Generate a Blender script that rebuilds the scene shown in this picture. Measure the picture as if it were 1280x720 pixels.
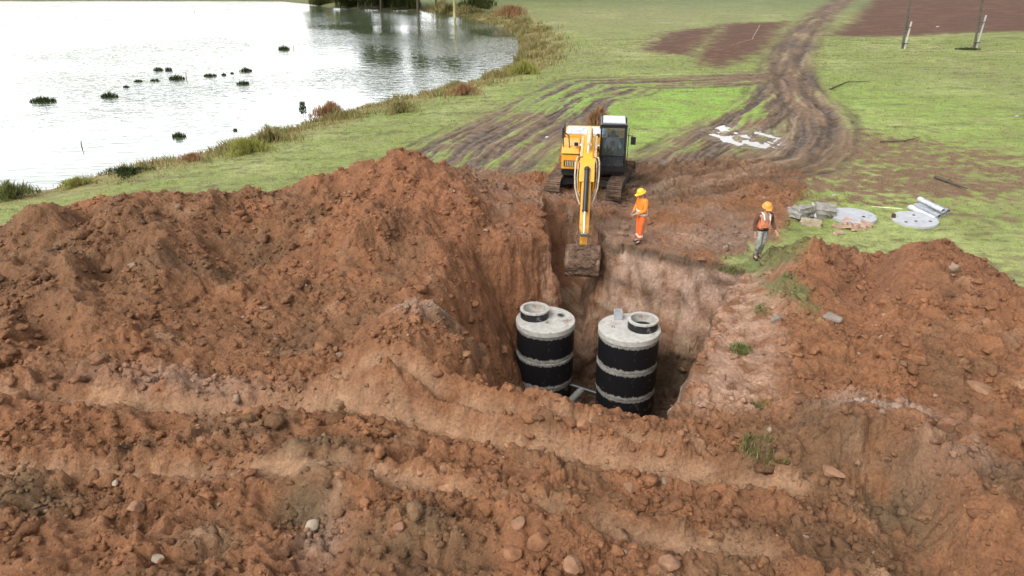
import bpy, bmesh, math, random
import numpy as np
from mathutils import Vector, Matrix

for _o in list(bpy.data.objects):
    bpy.data.objects.remove(_o)
S = bpy.context.scene
COL = S.collection
R = math.radians
random.seed(7)
RNG = np.random.default_rng(11)

# ------------------------------------------------------------------ camera, sky, sun, exposure
CAM_H = 8.3
PITCH = R(24.7)
FPX = 914.0
cam_d = bpy.data.cameras.new('camera')
cam = bpy.data.objects.new('camera', cam_d)
COL.objects.link(cam)
cam.location = (0, 0, CAM_H)
cam.rotation_euler = (R(90) - PITCH, 0, 0)
cam_d.sensor_width = 36.0
cam_d.lens = 36.0 * FPX / 1280.0
cam_d.clip_start = 0.1
cam_d.clip_end = 5000
S.camera = cam

SUN_EL, SUN_AZ = 48.0, -138.0          # degrees; azimuth measured from the view direction, to the left
world = bpy.data.worlds.new('World')
S.world = world
world.use_nodes = True
wt = world.node_tree
wt.nodes.clear()
def wn(t, **k):
    n = wt.nodes.new(t)
    for a, b in k.items():
        setattr(n, a, b)
    return n
w_out = wn('ShaderNodeOutputWorld')
w_bg = wn('ShaderNodeBackground')
w_sky = wn('ShaderNodeTexSky', sky_type='NISHITA', sun_disc=False)
w_sky.sun_elevation = R(SUN_EL)
w_sky.sun_rotation = R(SUN_AZ)
w_sky.air_density = 1.0
w_sky.dust_density = 4.0
w_hs = wn('ShaderNodeHueSaturation')
w_hs.inputs['Saturation'].default_value = 0.10
w_tc = wn('ShaderNodeTexCoord')
w_no = wn('ShaderNodeTexNoise')
w_no.inputs['Scale'].default_value = 1.6
w_no.inputs['Detail'].default_value = 4
w_ramp = wn('ShaderNodeMapRange')
w_ramp.inputs['From Min'].default_value = 0.3
w_ramp.inputs['From Max'].default_value = 0.7
w_ramp.inputs['To Min'].default_value = 0.85
w_ramp.inputs['To Max'].default_value = 1.2
w_dot = wn('ShaderNodeVectorMath', operation='DOT_PRODUCT')
w_dot.inputs[1].default_value = (math.sin(R(-30)), math.cos(R(-30)), 0.0)
w_gl = wn('ShaderNodeMapRange', interpolation_type='SMOOTHSTEP')   # glow added to the sky low over the far shore, to whiten the lake
w_gl.inputs['From Min'].default_value = 0.5
w_gl.inputs['From Max'].default_value = 1.0
w_sep = wn('ShaderNodeSeparateXYZ')
w_lo = wn('ShaderNodeMapRange', interpolation_type='SMOOTHSTEP')
w_lo.inputs['From Min'].default_value = 0.60
w_lo.inputs['From Max'].default_value = 0.10
w_ma = wn('ShaderNodeMath', operation='MULTIPLY')
w_mb = wn('ShaderNodeMath', operation='MULTIPLY_ADD')
w_mb.inputs[1].default_value = 4.5
w_mb.inputs[2].default_value = 1.0
w_m1 = wn('ShaderNodeMath', operation='MULTIPLY')
w_mx = wn('ShaderNodeVectorMath', operation='SCALE')
L = wt.links.new
L(w_sky.outputs[0], w_hs.inputs['Color'])
L(w_tc.outputs['Generated'], w_no.inputs['Vector'])
L(w_tc.outputs['Generated'], w_dot.inputs[0])
L(w_no.outputs['Fac'], w_ramp.inputs['Value'])
L(w_dot.outputs['Value'], w_gl.inputs['Value'])
L(w_ramp.outputs[0], w_m1.inputs[0])
L(w_tc.outputs['Generated'], w_sep.inputs[0])
L(w_sep.outputs[2], w_lo.inputs['Value'])
L(w_gl.outputs[0], w_ma.inputs[0])
L(w_lo.outputs[0], w_ma.inputs[1])
L(w_ma.outputs[0], w_mb.inputs[0])
L(w_mb.outputs[0], w_m1.inputs[1])
L(w_hs.outputs[0], w_mx.inputs[0])
L(w_m1.outputs[0], w_mx.inputs['Scale'])
L(w_mx.outputs[0], w_bg.inputs['Color'])
w_bg.inputs['Strength'].default_value = 0.15
L(w_bg.outputs[0], w_out.inputs[0])

sun_d = bpy.data.lights.new('sun', 'SUN')
sun_d.energy = 1.15
sun_d.angle = R(34)
sun_d.color = (1.0, 0.97, 0.92)
sun = bpy.data.objects.new('sun', sun_d)
COL.objects.link(sun)
_sd = Vector((math.sin(R(SUN_AZ)) * math.cos(R(SUN_EL)), math.cos(R(SUN_AZ)) * math.cos(R(SUN_EL)), math.sin(R(SUN_EL))))
sun.rotation_euler = (-_sd).to_track_quat('-Z', 'Y').to_euler()

S.view_settings.view_transform = 'Standard'
S.view_settings.look = 'None'
S.view_settings.gamma = 1.0
S.view_settings.exposure = 0.40

# ------------------------------------------------------------------ helpers: layout, noise, fields
SP, CP = math.sin(PITCH), math.cos(PITCH)
def G(px, py, e=0.0):
    """Ground position under a pixel of the 1280x720 photograph, for ground of height e."""
    d = (py - 360.0) / FPX
    z = (CAM_H - e) / (SP + d * CP)
    return ((px - 640.0) / FPX * z, z * (CP - d * SP))
def GL(pts, e=0.0):
    return [G(p[0], p[1], p[2] if len(p) > 2 else e) for p in pts]

_perm = np.random.default_rng(3).permutation(1024)
_perm = np.concatenate([_perm, _perm]).astype(np.int64)
_ang = np.random.default_rng(4).random(1024) * 2 * np.pi
_gx, _gy = np.cos(_ang), np.sin(_ang)
_rnd = np.random.default_rng(5).random(1024)
def _h(ix, iy, seed):
    return _perm[(_perm[(ix + seed * 57) & 1023] + iy) & 1023]
def perlin(x, y, seed=0):
    x = np.asarray(x, float); y = np.asarray(y, float)
    fx, fy = np.floor(x), np.floor(y)
    ix, iy = fx.astype(np.int64), fy.astype(np.int64)
    u, v = x - fx, y - fy
    su, sv = u * u * u * (u * (u * 6 - 15) + 10), v * v * v * (v * (v * 6 - 15) + 10)
    def c(a, b):
        h = _h(ix + a, iy + b, seed)
        return _gx[h] * (u - a) + _gy[h] * (v - b)
    n0 = c(0, 0) * (1 - su) + c(1, 0) * su
    n1 = c(0, 1) * (1 - su) + c(1, 1) * su
    return (n0 * (1 - sv) + n1 * sv) * 1.5
def fbm(x, y, oct=4, seed=0, gain=0.5, lac=2.03):
    s = 0; a = 1.0; t = 0
    for i in range(oct):
        s = s + a * perlin(x, y, seed + i * 7)
        t += a; a *= gain; x = x * lac + 3.1; y = y * lac - 1.7
    return s / t
def lumps(x, y, seed=0, r=0.72):
    """Cobbled bumps 0..1, one of a random height per cell."""
    fx, fy = np.floor(x), np.floor(y)
    ix, iy = fx.astype(np.int64), fy.astype(np.int64)
    out = np.zeros_like(x)
    for a in (-1, 0, 1):
        for b in (-1, 0, 1):
            h = _h(ix + a, iy + b, seed)
            dx = x - (fx + a + _rnd[h]); dy = y - (fy + b + _rnd[(h * 7 + 13) & 1023])
            th = _ang[(h + 99) & 1023]
            c, s = np.cos(th), np.sin(th)
            ex, ey = (dx * c + dy * s) * 1.35, (-dx * s + dy * c) * 0.85
            k = _rnd[(h * 3 + 5) & 1023]
            rr = r * (0.35 + 0.65 * k)
            v = np.clip(1 - (ex * ex + ey * ey) / (rr * rr), 0, 1) ** 0.6 * (0.25 + 0.75 * k)
            out = np.maximum(out, v)
    return out
def plates(x, y, seed=0, crack=0.16):
    """broken clods: every cell a tilted facet with its own height, cracks between"""
    fx, fy = np.floor(x), np.floor(y)
    ix, iy = fx.astype(np.int64), fy.astype(np.int64)
    f1 = np.full(x.shape, 9.0); f2 = np.full(x.shape, 9.0); hh = np.zeros_like(x)
    for a in (-1, 0, 1):
        for b in (-1, 0, 1):
            h = _h(ix + a, iy + b, seed)
            dx = x - (fx + a + _rnd[h]); dy = y - (fy + b + _rnd[(h * 7 + 13) & 1023])
            d = np.sqrt(dx * dx + dy * dy)
            v = _rnd[(h * 3 + 5) & 1023] + 0.9 * (dx * _gx[(h + 31) & 1023] + dy * _gy[(h + 31) & 1023])
            m = d < f1
            f2 = np.where(m, f1, np.minimum(f2, d)); hh = np.where(m, v, hh); f1 = np.where(m, d, f1)
    c = np.clip((f2 - f1) / crack, 0, 1)
    return hh * (0.35 + 0.65 * c) - 0.25 * (1 - c)
def sstep(a, b, x):
    t = np.clip((x - a) / (b - a), 0, 1)
    return t * t * (3 - 2 * t)
def polyline(x, y, pts, vals=None):
    """distance, signed lateral, along, interpolated value for the nearest place on a polyline"""
    best = np.full(x.shape, 1e18); lat = np.zeros_like(x); al = np.zeros_like(x); val = np.zeros_like(x)
    run = 0.0
    for i in range(len(pts) - 1):
        ax, ay = pts[i]; bx, by = pts[i + 1]
        dx, dy = bx - ax, by - ay
        ln = math.hypot(dx, dy)
        t = np.clip(((x - ax) * dx + (y - ay) * dy) / (ln * ln), 0, 1)
        qx, qy = x - (ax + t * dx), y - (ay + t * dy)
        d2 = qx * qx + qy * qy
        m = d2 < best
        best = np.where(m, d2, best)
        lat = np.where(m, np.sign(dx * qy - dy * qx) * np.sqrt(d2), lat)
        al = np.where(m, run + t * ln, al)
        if vals is not None:
            val = np.where(m, vals[i] + (vals[i + 1] - vals[i]) * t, val)
        run += ln
    return np.sqrt(best), lat, al, val
def inside(x, y, poly):
    c = np.zeros(x.shape, bool)
    n = len(poly)
    for i in range(n):
        x1, y1 = poly[i]; x2, y2 = poly[(i + 1) % n]
        if y1 == y2: continue
        m = ((y1 > y) != (y2 > y)) & (x < (x2 - x1) * (y - y1) / (y2 - y1) + x1)
        c ^= m
    return c
def sdist(x, y, poly):
    """signed distance to a polygon, positive inside"""
    d = polyline(x, y, list(poly) + [poly[0]])[0]
    return np.where(inside(x, y, poly), d, -d)

# ------------------------------------------------------------------ layout of the place (positions on the ground)
WATER_Z = -0.8
shore_px = [(-60, 236), (0, 238), (60, 238), (110, 222), (160, 212), (200, 204), (280, 186), (330, 170), (372, 158), (400, 147),
            (440, 138), (520, 121), (570, 108), (610, 97), (648, 78), (656, 62), (650, 45), (635, 36), (604, 27),
            (570, 18), (530, 13.5), (470, 12), (410, 9.5), (385, 5), (350, 1.5), (200, 1.0), (-60, 0.5)]
LAKE = GL(shore_px, WATER_Z)
LAKE = LAKE + [(-220, LAKE[-1][1] + 4), (-260, 90), (-120, 20), (-40, 12)]

CREST_L = [(-140, 350, 1.3), (-60, 325, 1.5), (0, 300, 1.6), (40, 270, 2.0), (72, 258, 2.15), (104, 278, 1.75), (130, 252, 2.05), (185, 243, 2.15),
           (215, 256, 1.7), (290, 252, 1.45), (370, 242, 1.45), (420, 225, 1.75), (465, 206, 2.15), (500, 207, 2.1), (530, 208, 2.05), (565, 218, 1.75),
           (620, 231, 1.0), (670, 243, 0.5), (690, 250, 0.2)]
CREST_R = [(965, 330, 0.3), (982, 320, 0.8), (1012, 310, 1.0), (1040, 315, 1.0), (1068, 328, 0.6), (1095, 333, 0.5), (1130, 320, 1.2),
           (1180, 316, 1.4), (1212, 322, 1.4), (1245, 345, 1.2), (1285, 372, 1.0), (1360, 400, 0.9), (1440, 430, 0.9)]
MOUND_R = [(1000, 575, 0.35), (1040, 550, 0.75), (1080, 535, 0.95), (1125, 536, 1.0), (1165, 560, 0.9), (1205, 600, 0.75), (1245, 650, 0.7), (1290, 700, 0.6)]
MOUND_C = [(300, 600, 0.15), (340, 580, 0.5), (372, 570, 0.6), (410, 582, 0.5), (450, 600, 0.3)]
MOUND_B = [(440, 650, 0.1), (520, 655, 0.4), (560, 660, 0.35), (660, 655, 0.5), (720, 680, 0.35)]
BERM = [(430, 470, 0.5), (520, 480, 0.55), (590, 487, 0.45), (645, 505, 0.4), (700, 517, 0.42), (760, 528, 0.42), (830, 540, 0.3), (900, 545, 0.2)]
RUT_A = [(-80, 525), (0, 522), (120, 515), (250, 514), (330, 507), (430, 507), (520, 527), (600, 550), (700, 570), (800, 586), (900, 596), (990, 610)]
RUT_A2 = [(380, 490), (450, 492), (540, 505), (640, 530), (730, 548), (830, 566)]
RUT_B = [(-80, 600), (0, 602), (100, 592), (200, 590), (330, 592), (440, 597), (530, 606), (600, 625), (680, 645), (760, 662), (860, 678), (950, 690)]
PATH = [(1075, -12), (1042, 8), (1010, 35), (992, 60), (984, 90), (996, 118), (1016, 145), (1018, 172), (990, 200), (930, 215), (860, 225), (800, 240)]
TRK1 = [(545, 215), (590, 180), (650, 150), (700, 122), (740, 104), (800, 104), (870, 103), (960, 97)]
TRK2 = [(600, 225), (650, 185), (700, 158), (745, 125), (790, 112)]
TRK3 = [(790, 240), (850, 205), (890, 175), (930, 155), (975, 125), (985, 95)]
SOIL_PX = [(-400, 350), (-60, 300), (0, 285), (80, 252), (200, 243), (300, 250), (380, 236), (450, 205), (540, 208), (600, 216), (640, 222), (690, 216),
           (700, 190), (800, 205), (850, 205), (900, 200), (960, 205), (1000, 222), (1008, 250), (985, 285), (960, 305), (925, 318), (908, 325),
           (925, 342), (965, 352), (985, 372), (990, 400), (1010, 430), (1020, 400), (1010, 370), (985, 340), (972, 322),
           (1010, 305), (1090, 328), (1180, 305), (1240, 338), (1300, 372), (1500, 440), (1700, 600), (1900, 1200), (640, 2400), (-900, 1200)]
PLOUGH = [[(868, 68), (905, 30), (985, 27), (962, 62), (905, 86), (880, 84)],
          [(800, 62), (835, 40), (905, 32), (868, 70), (830, 68)],
          [(1030, 46), (1060, 30), (1078, 12), (1098, -6), (1115, -30), (1700, -30), (1700, 36), (1280, 40), (1200, 42), (1100, 47)]]

# main pit: planes given by a point on the rim, outward slope; trench the same
FLOOR_Z = -4.35
A0 = G(757, 304); A1 = G(925, 337)
B0 = G(930, 338); B1 = G(834, 522, 0.2)
def halfplane(p, q, outside_pt):
    dx, dy = q[0] - p[0], q[1] - p[1]
    n = (dy, -dx); l = math.hypot(*n); n = (n[0] / l, n[1] / l)
    s = (outside_pt[0] - p[0]) * n[0] + (outside_pt[1] - p[1]) * n[1]
    if s < 0: n = (-n[0], -n[1])
    return p, n
PIT_PLANES = [(halfplane(A0, A1, (4, 40)), 6.5, 0.0), (halfplane(B0, B1, (20, 15)), 5.0, 0.15),
              (halfplane(G(595, 480, .4), G(840, 530, .3), (1, 5)), 1.5, 0.35)]

def ridge(x, y, crest, wf, wb, pf=1.0):
    pts = GL(crest); d, lat, al, e = polyline(x, y, pts, [c[2] for c in crest])
    # crests run from left to right: positive lateral is the far side
    w = np.where(lat > 0, wb, wf)
    t = np.clip(d / w, 0, 1)
    return e * np.where(lat > 0, (1 - t) ** 1.1, (1 - t ** pf) ** 1.25)

def long_ridge(x, y, crest, wf, wb):
    """a long heap whose crest is a smooth curve across the site"""
    pts = GL(crest)
    a = np.array([p[0] / p[1] for p in pts]); yc = np.array([p[1] for p in pts]); ec = np.array([c[2] for c in crest])
    aa = np.linspace(a[0], a[-1], 400)
    k = np.exp(-0.5 * (np.arange(-9, 10) / 3.0) ** 2); k /= k.sum()
    def sm(v):
        q = np.interp(aa, a, v); q = np.concatenate([np.full(9, q[0]), q, np.full(9, q[-1])])
        return np.convolve(q, k, 'valid')
    ys, es = sm(yc), sm(ec)
    az = np.where(y > 1, x / np.maximum(y, 1), 99 * np.sign(x))
    yy = np.interp(az, aa, ys); ee = np.interp(az, aa, es)
    ee = ee * sstep(aa[0] - (0.12 if aa[0] < 0 else 0.03), aa[0], az) * sstep(aa[-1] + 0.06, aa[-1], az)
    yy = yy + 0.25 * fbm(x * 0.8, y * 0.8, 2, 77)
    t = (yy - y)
    f = np.clip(t / wf, 0, 1); b = np.clip(-t / wb, 0, 1)
    return ee * np.where(t > 0, (1 - f) ** 1.35, (1 - b ** 1.3))

def pit_surface(x, y):
    wx = x + 0.30 * fbm(x * 0.7, y * 0.7, 3, 31) + 0.10 * fbm(x * 2.6, y * 2.6, 3, 32)
    wy = y + 0.30 * fbm(x * 0.7, y * 0.7, 3, 41) + 0.10 * fbm(x * 2.6, y * 2.6, 3, 42)
    s = np.full(x.shape, -1e9)
    for (p, n), sl, top in PIT_PLANES:
        s = np.maximum(s, top + sl * ((wx - p[0]) * n[0] + (wy - p[1]) * n[1]))
    # left bank: its toe runs beside the first tank
    lx, ly = 1.25, 4.0; ll = math.hypot(lx, ly)
    side = -((wx + 1.80) * ly - (wy - 17.0) * lx) / ll      # distance to the left of the bank's rim line
    s = np.maximum(s, 0.2 + 2.3 * side)
    s = np.maximum(s, 0.1 + 3.6 * ((wx - 0.9) * -0.55 + (wy - 20.9) * 0.835))
    s = np.maximum(s, 0.5 + 3.2 * (-0.75 - wx) - 2.2 * np.clip(wy - 14.6, 0, 9))
    s = np.maximum(s, FLOOR_Z + 0.25 * fbm(x * 0.9, y * 0.9, 4, 51))
    # trench towards the excavator
    t = np.maximum(7.0 * (wx - 2.95), 7.0 * (1.12 - wx)) + 0.0
    t = np.maximum(t, 5.0 * (wy - 24.7))
    ramp = FLOOR_Z + 0.3 + 0.42 * np.clip(y - 19.5, 0, 6)
    t = np.maximum(t, ramp + 0.1 * fbm(x * 1.5, y * 1.5, 3, 52))
    t = np.where(y > 17.5, t, 9.0)
    return np.minimum(s, t)

def terrain(x, y, detail=True):
    """height of the ground and the masks that colour it"""
    m = {}
    sd = -sdist(x, y, LAKE)
    m['shore'] = sd
    far = np.hypot(x, y)
    h = 0.10 * fbm(x * 0.08, y * 0.08, 3, 1) + 0.035 * fbm(x * 0.5, y * 0.5, 3, 2)
    h = h * sstep(4, 14, sd)
    h = h + 0.02 * fbm(x * 1.6, y * 1.6, 3, 3)
    land = -0.86 * np.exp(-np.clip(sd, 0, None) / 3.2) + 0.06
    h = h + np.where(sd > 0, land, -0.8 - 0.25 * np.clip(-sd, 0, 8))
    h = h + 2.5 * sstep(170, 420, far) + 14 * sstep(350, 650, far) * (0.6 + 0.4 * fbm(x * .006, y * .006, 2, 8))
    # heaps
    heapL = long_ridge(x, y, CREST_L, 8.5, 2.6)
    heapR = long_ridge(x, y, CREST_R, 6.0, 1.9)
    bx, by = G(512, 420, 0.9)
    bulge = 1.2 * np.clip(1 - (((x - bx) / 1.45) ** 2 + ((y - by) / 1.9) ** 2), 0, 1) ** 0.5
    mr = 1.25 * ridge(x, y, MOUND_R, 0.8, 2.2)
    mc = ridge(x, y, MOUND_C, 0.9, 1.2)
    mb = ridge(x, y, MOUND_B, 0.8, 0.9)
    berm = ridge(x, y, BERM, 1.0, 0.9)
    heap = np.maximum.reduce([heapL, heapR, bulge, mr, mc, mb, berm])
    heap = np.where(heap > 0, heap, 0)
    m['heap'] = heap; m['heapL'] = heapL; m['bulge'] = bulge; m['mr'] = mr; m['berm'] = berm
    rel = 0.95 + 0.22 * fbm(x * 0.55, y * 0.55, 4, 12)
    body = sstep(0.25, 0.8, heapL) * sstep(24.5, 21.5, y) + 0.6 * sstep(0.3, 0.9, heapR)
    hump = fbm(x * 0.42 + 3.3, y * 0.5, 3, 44)
    h = h + heap * rel + body * (0.50 * hump + 0.22 * (0.5 - np.abs(perlin(x * 0.75, y * 0.8, 45)) * 2.0))
    for gp, gw, gd in (([(1095, 588), (1125, 640), (1150, 700), (1160, 760)], 0.75, 0.65), ([(352, 600), (385, 640), (395, 700)], 0.55, 0.35), ([(600, 668), (590, 700), (600, 760)], 0.5, 0.3)):
        d = polyline(x, y, GL(gp, 0.2))[0] + 0.35 * fbm(x * 1.3, y * 1.3, 3, 14)
        h = h - 0.5 * gd * sstep(gw, 0.15, d)
    # soil mask
    ww = 0.7 * fbm(x * 0.9, y * 0.9, 4, 21)
    soil = sstep(-0.25, 0.25, sdist(x, y, GL(SOIL_PX)) + ww * np.clip(y / 22, 0.3, 2))
    soil = np.maximum(soil, sstep(0.08, 0.22, heap + 0.1 * ww))
    # worker's grass patch and the track paths
    def track(crest, hw, freq, amp, seed, soft=0.8):
        pts = GL(crest)
        d, lat, al, _ = polyline(x, y, pts)
        latw = lat + 0.25 * fbm(x * 0.3, y * 0.3, 3, seed)
        n = perlin(latw * freq, al * 0.10, seed + 1) + 0.6 * perlin(latw * freq * 2.3, al * 0.22, seed + 2) + 0.4 * perlin(latw * freq * 4.4, al * 0.6, seed + 3)
        edge = sstep(hw + soft, hw - soft, np.abs(lat) + 0.9 * ww + 0.5 * n * soft)
        return edge, n * amp * edge, n
    e1, h1, n1 = track(PATH, 2.0, 1.6, 0.09, 61, 0.9)
    e2, h2, n2 = track(TRK1, 2.3, 1.5, 0.075, 71, 1.0)
    e3, h3, n3 = track(TRK2, 1.7, 1.5, 0.075, 81, 0.9)
    e4, h4, n4 = track(TRK3, 2.0, 1.5, 0.12, 91, 1.0)
    h = h + (h1 + h2 + h3 + h4) * (1 - 0.6 * sstep(0.1, 0.4, heap))
    dP, latP, alP, _ = polyline(x, y, GL(PATH))
    latP = latP + 0.35 * fbm(x * 0.35, y * 0.35, 3, 61)
    wr = np.maximum(sstep(0.42, 0.12, np.abs(latP - 0.95)), sstep(0.42, 0.12, np.abs(latP + 0.95))) * e1
    wr = np.maximum(wr, 0.6 * sstep(0.30, 0.08, np.abs(np.abs(latP + 0.3 * perlin(alP * 0.15, latP * 0, 66)) - 1.75)) * e1) * sstep(-0.7, 0.0, fbm(x * 0.5, y * 0.5, 3, 67))
    h = h - 0.13 * wr * (1 - sstep(0.1, 0.4, heap))
    m['wheel'] = wr
    trk = np.maximum.reduce([e1, e2, e3, e4])
    trk_n = np.where(e1 >= trk, n1, np.where(e2 >= trk, n2, np.where(e3 >= trk, n3, n4)))
    m['trk'] = trk; m['trkn'] = trk_n
    m['path'] = e1; m['left_trk'] = np.maximum(e2, e3)
    pl = np.zeros_like(x)
    for p in PLOUGH:
        pl = np.maximum(pl, sstep(-1.6, 1.6, sdist(x, y, GL(p)) + 3.0 * ww))
    m['plough'] = pl
    h = h + pl * 0.07 * perlin(x * 0.3, y * 2.2, 95)
    # puddle hollow
    pxc, pyc = G(930, 168)
    pd = np.hypot((x - pxc) / 2.3, (y - pyc) / 3.2)
    m['pud'] = sstep(1.25, 0.5, pd)
    h = h * (1 - 0.75 * m['pud']) - (0.145 - 0.12 * fbm(x * 1.1 + 0.3 * y, y * 0.55, 4, 98)) * m['pud']
    # ruts in front
    rutc = np.zeros_like(x)
    cle = np.zeros_like(x)
    for rp, w, dep in ((RUT_A, 0.21, 0.07), (RUT_A2, 0.13, 0.05), (RUT_B, 0.21, 0.07)):
        d, lat, al, _ = polyline(x, y, GL(rp, 0.15))
        d = np.abs(lat + 0.10 * fbm(x * 0.7, y * 0.7, 3, 33)) + np.where(np.abs(lat) < d - 1e-4, d, 0)
        b = sstep(w + 0.12, w - 0.1, d)
        h = h - dep * b + 0.07 * sstep(0.3, 0.0, np.abs(d - w - 0.16)) 
        cle = np.maximum(cle, b)
        if detail:
            h = h + 0.017 * b * sstep(-0.1, 0.4, perlin(al * 0.5, lat, 6)) * np.sin(al * 2 * np.pi / 0.17 + 1.5 * perlin(al, lat * 3, 5)) + 0.03 * b * fbm(al * 2.0, lat * 4, 3, 36)
        rutc = np.maximum(rutc, b * sstep(-0.95, -0.1, fbm(x * 0.5, y * 0.8, 3, 34) + 0.1))
    m['rut'] = rutc; m['rutflat'] = cle
    m['soil'] = soil
    # smooth places: scraped clay shoulder right of the pit, and the ground between machine and pit
    sh = sstep(0.3, -0.6, np.abs(((x - G(925, 440, .1)[0]) + 0.35 * (y - G(925, 440, .1)[1]) * -1.0) / 1.25) - 0.8) * sstep(11.2, 12.2, y) * sstep(20.0, 18.5, y)
    m['shoulder'] = sh
    h = h + 0.07 * soil * sstep(19, 22, y) * (heap < 0.15) * perlin((x + 0.5 * y) * 0.35, (y - 0.4 * x) * 1.9, 97)
    ent = sstep(5.5, 3.0, np.hypot((x - 4.5) / 1.3, (y - 23.5) / 0.9))
    m['yard'] = ent
    surf = soil * (1 - 0.5 * sh) * (1 - 0.3 * ent) * (1 - 0.7 * cle)
    m['surf'] = surf
    rough = surf * (0.62 + 0.38 * sstep(-0.35, 0.35, fbm(x * 0.45, y * 0.45, 3, 15)))
    clod = np.zeros_like(x)
    if detail:
        idx = np.where((rough > 0.02) & (far < 60))
        xs, ys = x[idx], y[idx]
        xw = xs + 0.12 * perlin(xs * 2.5, ys * 2.5, 16); yw = ys + 0.12 * perlin(xs * 2.5, ys * 2.5, 17)
        big = sstep(0.0, 0.55, fbm(xs * 0.6, ys * 0.6, 3, 18))
        c = 0.14 * lumps(xw * 1.4, yw * 1.6, 1) * big + 0.10 * plates(xw * 0.95, yw * 1.2, 10, 0.10) + 0.11 * plates(xw * 1.9, yw * 2.3, 11) * big + 0.075 * plates(xw * 4.1, yw * 4.8, 12) + 0.05 * lumps(xw * 6.3, yw * 7.1, 3) \
            + 0.030 * plates(xw * 9.0, yw * 10.0, 13)
        c = c + 0.16 * (1 - np.abs(perlin(xs * 1.15, ys * 1.4, 19)) * 2.2) * 0.5
        c = c + 0.05 * fbm(xs * 5, ys * 5, 3, 20)
        c = c * (1 + 0.35 * sstep(15, 12, ys))
        clod[idx] = c * rough[idx]
        h = h + clod
        # everything gets a little relief
        h = h + (0.014 * fbm(x * 6, y * 6, 3, 22)) * sstep(120, 40, far)
    m['clod'] = clod
    ps = pit_surface(x, y)
    if detail:
        ps = ps + 0.18 * np.clip(lumps(x * 2.3, y * 2.3, 6), 0, 1) * sstep(-3.2, -4.2, ps)
        lm = sstep(1.3, 0.6, x) * sstep(-4.0, -3.2, ps)
        ps = ps + lm * (0.16 * lumps(x * 0.9, y * 0.9, 7) + 0.06 * lumps(x * 3.7, y * 3.7, 8) - 0.08)
    pitm = sstep(-0.02, 0.12, h - ps)
    kk = 0.05 + 1.3 * sstep(0.6, -1.2, x) * sstep(15.0, 16.5, y)
    q = np.clip(0.5 + 0.5 * (h - ps) / kk, 0, 1)
    h = h * (1 - q) + ps * q - kk * q * (1 - q)
    h = h + clod * 0.6 * q * sstep(0.8, -0.8, x) * sstep(-2.5, -0.5, h)
    m['pit'] = pitm
    return h, m

def ground_at(x, y, detail=True):
    return float(terrain(np.array([float(x)]), np.array([float(y)]), detail)[0][0])
def P(px, py, e=0.0, it=4):
    """where the photograph's pixel meets the built ground"""
    for _ in range(it):
        x, y = G(px, py, e)
        e = 0.5 * e + 0.5 * ground_at(x, y)
    x, y = G(px, py, e)
    return Vector((x, y, ground_at(x, y)))

# ------------------------------------------------------------------ materials
def new_mat(name):
    m = bpy.data.materials.new(name); m.use_nodes = True
    nt = m.node_tree
    return m, nt, nt.nodes['Principled BSDF']
def N(nt, t, **k):
    n = nt.nodes.new(t)
    for a, b in k.items():
        setattr(n, a, b)
    return n
def mat(name, col, rough=0.6, metal=0.0, var=0.25, scale=6.0, bump=0.0, bscale=30.0, dirt=None, dirt_amt=0.5, dirt_z=None, spec=0.5, coat=0.0):
    m, nt, b = new_mat(name)
    lk = nt.links.new
    tc = N(nt, 'ShaderNodeTexCoord')
    no = N(nt, 'ShaderNodeTexNoise'); no.inputs['Scale'].default_value = scale; no.inputs['Detail'].default_value = 6
    lk(tc.outputs['Object'], no.inputs['Vector'])
    mr = N(nt, 'ShaderNodeMapRange'); mr.inputs['From Min'].default_value = 0.3; mr.inputs['From Max'].default_value = 0.7
    mr.inputs['To Min'].default_value = 1 - var; mr.inputs['To Max'].default_value = 1 + var
    lk(no.outputs['Fac'], mr.inputs['Value'])
    sc = N(nt, 'ShaderNodeVectorMath', operation='SCALE'); sc.inputs[0].default_value = col
    lk(mr.outputs[0], sc.inputs['Scale'])
    out = sc.outputs[0]
    if dirt:
        n2 = N(nt, 'ShaderNodeTexNoise'); n2.inputs['Scale'].default_value = scale * 0.45; n2.inputs['Detail'].default_value = 8
        n2.inputs['Roughness'].default_value = 0.65
        lk(tc.outputs['Object'], n2.inputs['Vector'])
        r2 = N(nt, 'ShaderNodeMapRange')
        r2.inputs['From Min'].default_value = 0.72 - 0.45 * dirt_amt; r2.inputs['From Max'].default_value = 0.82 - 0.35 * dirt_amt
        lk(n2.outputs['Fac'], r2.inputs['Value'])
        mx = N(nt, 'ShaderNodeMix', data_type='RGBA')
        mx.inputs['B'].default_value = (*dirt, 1)
        lk(r2.outputs[0], mx.inputs['Factor']); lk(out, mx.inputs['A'])
        out = mx.outputs['Result']
        rr = N(nt, 'ShaderNodeMapRange'); rr.inputs['To Min'].default_value = rough; rr.inputs['To Max'].default_value = 0.95
        lk(r2.outputs[0], rr.inputs['Value']); lk(rr.outputs[0], b.inputs['Roughness'])
    else:
        b.inputs['Roughness'].default_value = rough
    lk(out, b.inputs['Base Color'])
    b.inputs['Metallic'].default_value = metal
    b.inputs['Specular IOR Level'].default_value = spec
    b.inputs['Coat Weight'].default_value = coat
    if bump:
        n3 = N(nt, 'ShaderNodeTexNoise'); n3.inputs['Scale'].default_value = bscale; n3.inputs['Detail'].default_value = 5
        lk(tc.outputs['Object'], n3.inputs['Vector'])
        bp = N(nt, 'ShaderNodeBump'); bp.inputs['Strength'].default_value = bump; bp.inputs['Distance'].default_value = 0.02
        lk(n3.outputs['Fac'], bp.inputs['Height']); lk(bp.outputs[0], b.inputs['Normal'])
    return m

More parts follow.
